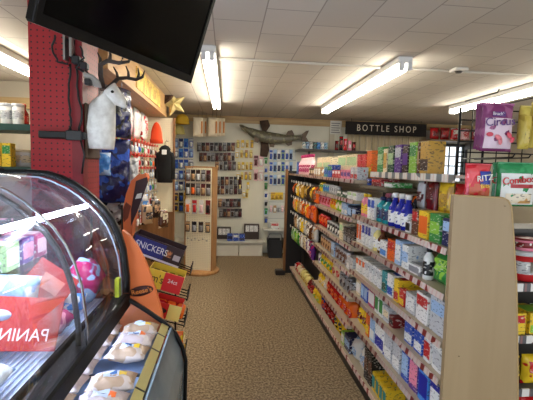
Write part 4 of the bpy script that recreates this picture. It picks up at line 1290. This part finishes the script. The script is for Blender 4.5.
# white counter pad with a card box, black basket below
q = BW(276, 228)
t = thing('wall_shelf', 'small white bracket shelf low on the slatted panel', 'shelf', (q.x, YB, q.z), fixed=True)
MB().box(q.x - .24, q.x + .22, YB - .22, YB - .03, q.z - .03, q.z, .006).build('shelf_board', M((222, 220, 210), .4), t)
good('carton', .14, .1, .11, 'white', 'red', 1, 'on small white bracket shelf by back wall', None, (q.x - .04, YB - .20, q.z + .001), 0)
q = at(279, 253, 6.5)
for i, dx in enumerate((-.06, .22)):
    t = thing('wire_basket', ('black basket on the floor against the low white bench end', 'black basket on the floor against the far shelving foot')[i], 'basket', (q.x + dx, 6.62, 0), group='black floor baskets')
    MB().prism([(-.11, 0), (.11, 0), (.135, .32), (.125, .32), (.10, .012), (-.10, .012), (-.125, .32), (-.135, .32)], -.11, .11).build('basket_body', M((24, 24, 26), .5), t)
    for s_ in (-1, 1):
        MB().box(-.105, .105, s_ * .108 - .004, s_ * .108 + .004, .01, .31).build('basket_side', M((28, 28, 30), .5), t)
    MB().tube([(-.13, -.0, .31), (-.10, -.0, .40), (.10, -.0, .40), (.13, -.0, .31)], .006, 6).build('basket_handle', M((40, 40, 42), .4), t)
# low white bench along the back wall
qa, qb = at(214, 243, 6.75), at(264, 243, 6.75)
t = thing('low_bench', 'low white panelled bench along the foot of the back wall', 'bench', (qa.x, 6.8, 0), fixed=True)
ze = .26
MB().box(-1.2, qb.x, 6.62, YB - .001, ze - .035, ze, .004).build('bench_top', M((214, 210, 198), .4), t)
for i in range(5):
    x_ = qb.x - .03 - i * .42
    MB().box(x_ - .41, x_, 6.66, 6.68, .0, ze - .036, .004).build('bench_panel', M((222, 218, 204), .5), t)
for i, (p0, p1, p2, p3, lab) in enumerate([(217, 231, 227, 236, 'dark framed tray of white packs standing on the low bench, near lure rack'), (244, 259, 224, 234, 'dark framed tray of white packs standing on the low bench, near slatted panel')]):
    a_, b_ = at(p0, p3, 6.9), at(p1, p2, 6.9)
    t = thing('tray_frame', lab, 'tray', (a_.x, 6.88, a_.z), group='dark framed trays on the low bench', fixed=True)
    MB().box(a_.x, b_.x, 6.84, YB - .001, ze + .001, b_.z, .004).build('tray_body', M((64, 50, 42), .5), t)
    for k_ in range(3):
        w_ = (b_.x - a_.x - .04) / 3
        x_ = a_.x + .02 + k_ * w_
        MB().box(x_ + .004, x_ + w_ - .004, 6.834, 6.842, b_.z - .13, b_.z - .02).build('white_pack', print_mat('white', 'pale grey', .5, 30, .6), t)
for i, px in enumerate((230, 236, 242)):
    q = at(px, 238, 6.66)
    good('carton', .095, .1, .12, 'blue', 'white' if i % 2 else 'navy', i, f'{ORD[i]} on the low white bench by back wall', 'blue boxes on the low bench', (q.x, 6.66, ze + .001), 0)

# white bags hung from the ceiling beyond the lure rack
for i, (px, Y) in enumerate([(198, 6.3), (202, 6.48), (206, 6.66), (212.5, 6.36), (216.5, 6.54), (220.5, 6.72)]):
    q = at(px, 127, Y)
    t = thing('hanging_shade_bag', f'white bag with orange edge hung under ceiling, {ORD[i]} from the cream wing', 'bag', (q.x, Y, q.z - .15), (0, 0, R(8 - 5 * (i % 3))), 'white bags hung under the ceiling')
    MB().pillow(.155, .30, .06, 8, 10, wob=.004, seed=i).build('bag_body', M((232, 218, 188), .6), t)
    MB().box(.045, .068, -.040, .0, .05, .24, .006).build('orange_band', M((222, 140, 60), .5), t)
    MB().tube([(0, 0, .30), (0, 0, CEIL - (q.z - .15) - .001)], .003, 5).build('hanging_string', M((80, 70, 60), .6), t)

# ================================================================== MOUNTED PIKE on a driftwood board
fy = YB - .14
FP = lambda x, y: at(x, y, fy)
t = thing('mounted_fish', 'long mounted pike on a dark driftwood board high on the back wall', 'fish trophy', FP(265, 138), fixed=True)
bdw = [(259.5, 121), (268, 120), (270, 126), (266, 132), (268, 140), (269, 150), (267, 157), (260, 156.5), (261, 146), (260, 138), (262, 130)]
pl = [(at(x, y, YB - .03).x, at(x, y, YB - .03).z) for x, y in bdw]
MB().prism(pl, YB - .06, YB - .002).build('driftwood_board', noise_mat('driftwood', (84, 62, 46), (48, 34, 26), 14.0, .85, 4, .4), t)
sec = []
for x, y, a_, b_ in ((239.5, 125.2, .012, .012), (242, 126.2, .028, .026), (245.5, 128.8, .045, .04), (249, 131.2, .062, .05), (253, 133.2, .085, .058), (259, 135.6, .095, .062), (266, 137.2, .100, .062), (274, 138.4, .098, .06), (281, 139, .088, .054), (288, 139, .068, .044), (294, 138.2, .048, .032), (299, 137.6, .036, .024), (302, 137.2, .034, .016)):
    sec.append((FP(x, y), Vector((0, 0, a_)), Vector((0, b_, 0))))
mfish, ntf, bf = node_mat('pike skin')
nz_ = noise(ntf, 22.0, 1.0)
tcf = N(ntf, 'ShaderNodeTexCoord'); spf = N(ntf, 'ShaderNodeSeparateXYZ')
ntf.links.new(tcf.outputs['Generated'], spf.inputs[0])
mr = N(ntf, 'ShaderNodeMapRange', clamp=True); mr.inputs[1].default_value = .56; mr.inputs[2].default_value = .62
ntf.links.new(nz_.outputs[0], mr.inputs[0])
c_ = mixc(ntf, mr.outputs[0], lin((96, 92, 74)), lin((132, 128, 100)))
ntf.links.new(c_, bf.inputs['Base Color']); bf.inputs['Roughness'].default_value = .35
MB().loft(sec, 16).build('body', mfish, t)
FIN = M((96, 76, 54), .5)


def fin(pxs, nm, dy=0.0, th=.008):
    MB().prism([(FP(x, y).x, FP(x, y).z) for x, y in pxs], fy - th / 2 + dy, fy + th / 2 + dy).build(nm, FIN, t)


fin([(300, 136), (306, 131), (309, 130.5), (306, 137), (309, 142), (306, 143), (300, 139)], 'tail_fin')
fin([(285, 136), (288, 131), (292, 130), (294, 134), (294, 137)], 'dorsal_fin')
fin([(284, 142), (288, 146), (292, 145), (292, 141)], 'anal_fin')
fin([(269, 142), (270, 147), (274, 147.5), (275, 142.5)], 'pelvic_fin')
fin([(254, 137), (254, 142), (258, 143), (259, 138.5)], 'pectoral_fin', -.05)
MB().prism([(FP(x, y).x, FP(x, y).z) for x, y in ((240, 126.5), (246, 130.5), (251, 134.5), (246, 133), (241, 128.8))], fy - .02, fy + .02).build('lower_jaw', M((130, 122, 92), .4), t)
q = FP(246, 127.6)
MB().lathe([(.003, -.008), (.010, -.003), (.010, .003), (.003, .008)], 10, (q.x, fy - .038, q.z)).build('eye', M((20, 18, 14), .15), t)

# ================================================================== SIGN, far fixtures past the long shelving
ys = 6.6
a_, b_ = at(345.5, 135, ys), at(427, 123, ys)
za, zb = at(386, 135.5, ys).z, at(386, 122.5, ys).z
t = thing('shop_sign', 'dark wooden sign with spaced pale capital letters hung at the back', 'sign', ((a_.x + b_.x) / 2, ys, za), fixed=True)
MB().box(a_.x, b_.x, ys, ys + .03, za, zb, .004).build('sign_board', wood_mat('sign wood', (22, 13, 10), (12, 7, 6), 'x', .8), t)
text('BOTTLE SHOP', .155, M((206, 196, 176), .5), t, loc=((a_.x + b_.x) / 2, ys - .001, (za + zb) / 2), space=1.45, depth=.002, sx=.80)
for x in (a_.x + .1, b_.x - .1):
    MB().tube([(x, ys + .015, zb), (x, ys + .015, CEIL - .001)], .004, 5).build('hanging_chain', M((60, 50, 44), .5), t)
a_, b_ = BW(330, 134), BW(342, 121)
t = thing('paper_sign', 'white paper notice on the back wall beside the dark wooden sign', 'notice', (a_.x, YB, a_.z), fixed=True)
MB().box(a_.x, b_.x, YB - .045, YB - .04, a_.z, b_.z).build('paper_sheet', M((222, 220, 212), .6), t)
for i in range(5):
    z = b_.z - .04 - i * .04
    MB().box(a_.x + .02, b_.x - .03 - .02 * (i % 2), YB - .047, YB - .0445, z - .012, z).build('print_line', M((110, 108, 106), .6), t)
t = thing('wall_post', 'pale upright post between the fish wall and the dark sign', 'post', (BW(332, 140).x, YB, 0), fixed=True)
MB().box(BW(329.5, 140).x, BW(334.5, 140).x, YB - .038, YB - .001, 0, 2.3).build('post_board', M((206, 198, 176), .6), t)
MB().box(BW(329.5, 140).x - .01, BW(334.5, 140).x + .01, YB - .044, YB - .001, 0, .1).build('post_base', M((180, 172, 150), .6), t)

# rear wall shelf whose goods show above the aisle shelving
zr = at(330, 150, 6.6).z
rs = thing('rear_shelving', 'dark rear shelf against the back wall behind the aisle shelving', 'shelving', (2.6, 6.75, 0), fixed=True)
MB().box(1.2, 3.6, 6.55, YB - .05, zr - .03, zr).build('shelf_board', M((60, 52, 46), .5), rs)
for x in (1.42, 2.5, 3.56):
    MB().box(x, x + .03, 6.80, 6.84, 0, zr - .03).build('upright', M((50, 46, 42), .5), rs)
for i in range(7):
    q = at(304 + i * 3.7, 150, 6.58)
    good('can', .062, .06, .13, ['white', 'pale blue', 'white', 'black', 'sky blue'][i % 5], ['teal', 'navy', 'grey'][i % 3], i, f'{ORD[i]} from the fish on rear shelf', 'cans on the rear shelf', (q.x, 6.58, zr + .001), 0)
for i in range(5):
    q = at(337 + i * 4.3, 150, 6.58)
    good('pouch', .066, .05, [.16, .24, .2, .17, .15][i], ['dark red', 'black', 'red', 'pink', 'maroon'][i], ['black', 'red', 'pink', 'white', 'red'][i], i, f'{ORD[i]} under the dark sign on rear shelf', 'red pouches on the rear shelf', (q.x, 6.58, zr + .001), 0)
# red bags on a high rail near the window
t = thing('high_shelf', 'high narrow shelf over the barred window at the back', 'shelf', (3.8, 6.7, 2.05), fixed=True)
zh = at(448, 140, 6.6).z
MB().box(3.50, 4.55, 6.5, YB - .031, zh - .025, zh).build('shelf_board', M((120, 96, 70), .5), t)
for x in (3.6, 4.4):
    MB().box(x, x + .02, 6.6, YB - .031, zh - .14, zh - .025).build('bracket', M((90, 80, 70), .5), t)
for i, (b, c_) in enumerate([('red', 'maroon'), ('dark red', 'red'), ('red', 'white'), ('pale pink', 'red'), ('dark red', 'white')]):
    good('pouch', .17, .1, .21, b, c_, i, f'{ORD[i]} on high shelf over the barred window', 'red bags on the high shelf', (3.62 + i * .19, 6.55, zh + .001), 0)

# ================================================================== RIGHT: WIRE RACK OF HANGING BAGS
yr = 1.78
rk = thing('wire_rack', 'black wire grid rack of hanging snack bags behind the beige end panel', 'rack', (1.3, yr, 0), fixed=True)
K = M((24, 24, 26), .35, .6)
xl, xr_ = at(471, 120, yr).x, 1.75
xl = 1.13
for x in (xl, 1.26, xr_):
    MB().tube([(x, yr + .05, 1.262 if x > 1.2 else 1.52), (x, yr + .05, 1.85)], .006, 8).build('post', K, rk)
gr = MB()
for i in range(7):
    z = 1.53 + i * .052
    gr.tube([(xl, yr + .05, z), (xr_, yr + .05, z)], .0035, 6)
for i in range(10):
    x = xl + (xr_ - xl) * i / 9
    gr.tube([(x, yr + .056, 1.52), (x, yr + .056, 1.85)], .0028, 6)
gr.build('wire_lattice', K, rk)
for x, y_, z in ((1.15, 1.60, 1.88), (1.30, 1.60, 1.88), (1.38, 1.62, 1.88), (1.15, 1.48, 1.60), (1.22, 1.48, 1.60)):
    MB().tube([(x, yr + .05, z), (x, y_, z), (x, y_ - .01, z + .012)], .003, 6).build('bag_hook', K, rk)


def snack(px0, py0, px1, py1, Y, t_, film, name, label, group, build):
    a_, b_ = at(px0, py1, Y), at(px1, py0, Y)
    w, h = b_.x - a_.x, b_.z - a_.z
    o = thing('hanging_snack_bag', label, 'snack bag', ((a_.x + b_.x) / 2, Y, a_.z), group=group)
    MB().pillow(w, h, t_, 10, 12, wob=.0015, seed=px0).build('film_bag', film, o)
    MB().box(-w * .49, w * .49, -.006, .002, h * .955, h * 1.0).build('crimp_seal', M(name, .3), o)
    build(o, w, h, t_)
    return o


def patch(o, w, h, t_, u0, u1, v0, v1, mat, nm, off=.002, seed=0):
    return MB().pillow(w, h, t_, 8, 6, u0, u1, v0, v1, off, .0015, seed, False).build(nm, mat, o)


def circus(o, w, h, t_):
    seed = o.get('seed', 0)
    patch(o, w, h, t_, -.90, .90, -.88, .36, M((214, 190, 204), .3), 'white_panel', .002)
    patch(o, w, h, t_, -.55, .25, .42, .62, M((84, 34, 112), .3), 'maker_badge', .003)
    text("Brach's", .020, M((230, 220, 230), .4), o, name='maker_lettering', loc=(-w * .08, -t_ / 2 - .003, h * .765), depth=.001)
    text('Circus', .050, M((84, 34, 112), .35), o, loc=(-.006, -t_ / 2 - .007, h * .60), rot=(PI / 2, R(-4), 0), sx=1.05)
    for i, (x, z, r_) in enumerate(((-.05, .34, .016), (-.01, .28, .018), (.04, .33, .016), (.0, .20, .015), (.055, .24, .014))):
        c = MB().lathe([(r_ * .8, 0), (r_, .001), (r_, .003), (r_ * .8, .004)], 12, (0, 0, 0), .6).build('candy_picture', M((226, 120, 130) if i % 2 else (214, 70, 90), .4), o, (x, -t_ / 2 - .004, h * z))
        c.rotation_euler = (PI / 2, .5 * i, 0)


PUR = film_mat((128, 54, 104), (156, 88, 130))
snack(479, 104, 514, 151, 1.62, .05, PUR, (170, 90, 140), 'foremost purple candy bag with pale panel, on the wire rack', 'purple candy bags on the wire rack', circus)
snack(476, 104, 511, 150, 1.69, .05, PUR, (170, 90, 140), 'second purple candy bag, hung just behind the foremost one', 'purple candy bags on the wire rack', circus)
snack(473, 105, 508, 149, 1.76, .05, PUR, (170, 90, 140), 'rearmost purple candy bag of the row on the wire rack', 'purple candy bags on the wire rack', circus)


def peanut(o, w, h, t_):
    patch(o, w, h, t_, -.7, .7, -.1, .5, M((196, 170, 60), .3), 'front_print')
    patch(o, w, h, t_, -.5, .5, -.75, -.2, print_mat((200, 176, 84), (120, 96, 40), .35, 30, .55), 'bean_picture')


YEL = film_mat((206, 184, 84), (176, 150, 60))
snack(517, 106, 531, 149, 1.62, .05, YEL, (200, 180, 90), 'yellow snack bag hung right beside the purple candy bags', 'yellow snack bags on the wire rack', peanut)
snack(528, 103, 545, 148, 1.68, .05, YEL, (200, 180, 90), 'yellow snack bag hung at the picture edge, second from purple bags', 'yellow snack bags on the wire rack', peanut)


def ritz(o, w, h, t_):
    patch(o, w, h, t_, -.85, .85, -.85, .0, film_mat((196, 90, 60), (226, 170, 90)), 'cracker_picture')
    bb = patch(o, w, h, t_, -.15, .9, -.05, .62, M((36, 56, 150), .3), 'blue_badge', .003)
    text('RITZ', .033, M((240, 236, 226), .35), o, loc=(w * .10, -t_ / 2 - .005, h * .64), rot=(PI / 2, R(-8), 0))
    text('Bits', .026, M((240, 200, 60), .35), o, loc=(w * .12, -t_ / 2 - .005, h * .45), rot=(PI / 2, R(-8), 0))


snack(463, 164, 491, 203, 1.50, .055, film_mat((206, 36, 50), (226, 84, 90)), (206, 60, 70), 'red cracker bag with blue badge, hung above the beige end panel', None, ritz)


def combos(o, w, h, t_):
    patch(o, w, h, t_, -.9, .9, -.9, .5, M((222, 226, 222), .3), 'white_panel')
    text('Combos', .041, M((204, 34, 44), .35), o, loc=(-.012, -t_ / 2 - .008, h * .60), rot=(PI / 2, R(-6), 0), sx=1.0, depth=.002)
    patch(o, w, h, t_, -.5, .75, -.15, .02, M((170, 30, 40), .3), 'flavour_band', .004)
    patch(o, w, h, t_, -.7, .7, -.85, -.4, print_mat((226, 214, 190), (196, 150, 90), .35, 26, .55), 'snack_picture', .003)


snack(494, 163, 536, 206, 1.50, .055, film_mat((44, 140, 84), (60, 160, 100)), (50, 140, 90), 'green-topped white pretzel bag hung above the beige end panel', 'pretzel bags on the wire rack', combos)
snack(490, 163, 520, 204, 1.574, .042, film_mat((44, 140, 84), (60, 160, 100)), (50, 140, 90), 'green-topped white pretzel bag half hidden behind a like bag', 'pretzel bags on the wire rack', combos)

# ================================================================== RIGHT: FACING SHELVES past the end panel
ye = 1.66
X0 = 1.226
fs_ = thing('end_shelving', 'facing shelves of snacks and canisters on the far side of the beige panel', 'shelving', (1.4, ye, 0), fixed=True)
GREY = M((88, 88, 90), .45)
Z = [at(525, y, ye).z for y in (284, 336, 389)]
MB().box(X0 + .02, 1.95, ye + .33, ye + .35, .05, 1.239).build('back_panel', M((70, 66, 62), .5), fs_)
MB().box(X0 + .02, 1.95, ye + .14, ye + .35, 1.24, 1.26).build('top_board', M((70, 66, 62), .5), fs_)
MB().box(X0 + .02, 1.95, ye, ye + .33, .0, .12).build('base_deck', GREY, fs_)
TW = strip_mat('white ticket strip x', (92, 92, 96), (228, 226, 222), 'X', 0.075, 0.5)
for z in Z + [Z[2] - .2]:
    s = MB().box(X0, 1.95, ye, ye + .329, z - .02, z).build('shelf', GREY, fs_)
    MB().box(X0, 1.95, ye - .008, ye, z - .034, z + .004).build('price_strip', TW, s)
zt = at(525, 246, ye).z
EG = '{o} from beige panel edge, %s'
for i in range(4):
    o = good('tub', .135, .13, .145, 'red', 'pale grey', 6, (EG % 'top facing shelf').format(o=ORD[i]), 'red canisters on the top facing shelf', (X0 + .075 + i * .15, ye + .015, Z[0] + .001), 0)
    text('P', .075, M((226, 214, 190), .4), o, loc=(0, -.002, .07))
for i in range(4):
    good('tub', .11, .11, .06, ['green', 'pink', 'green', 'lime'][i], ['green', 'dark red', 'pale green', 'green'][i], i, 'stacked on ' + ['first', 'second', 'third', 'fourth'][i] + ' red canister of top facing shelf', 'tubs stacked on the red canisters', (X0 + .075 + i * .15, ye + .025, Z[0] + .1475), 0)
for i in range(6):
    good('carton', .09, .14, .105, ['lime', 'yellow', 'yellow', 'lime', 'yellow', 'red'][i], ['yellow', 'red', 'lime', 'red', 'lime', 'yellow'][i], i, (EG % 'second facing shelf').format(o=ORD[i]), 'cartons on the second facing shelf', (X0 + .05 + i * .11, ye + .01, Z[1] + .001), 0)
for i in range(6):
    good('pouch', .10, .07, .15, ['yellow', 'dark brown', 'yellow', 'gold', 'yellow', 'brown'][i], ['dark brown', 'yellow', 'red', 'brown', 'dark red', 'yellow'][i], i, (EG % 'third facing shelf').format(o=ORD[i]), 'bags on the third facing shelf', (X0 + .055 + i * .112, ye + .01, Z[2] + .001), 0)
for i in range(6):
    good('pouch', .10, .07, .14, ['yellow', 'orange', 'red'][i % 3], ['white', 'yellow', 'cream'][i % 3], i, (EG % 'lowest facing shelf').format(o=ORD[i]), 'bags on the lowest facing shelf', (X0 + .055 + i * .112, ye + .01, Z[2] - .199), 0)

# ================================================================== DAYLIGHT AND VIEW
world = bpy.data.worlds.new('daylight')
bpy.context.scene.world = world
world.use_nodes = True
bg = next(n for n in world.node_tree.nodes if n.type == 'BACKGROUND')
bg.inputs[0].default_value = (0.86, 0.93, 1.0, 1)
bg.inputs[1].default_value = 1.3
vs_ = bpy.context.scene.view_settings
vs_.view_transform = 'Standard'
vs_.look = 'None'
vs_.gamma = 1
vs_.exposure = 0.7
vs_.use_curve_mapping = False
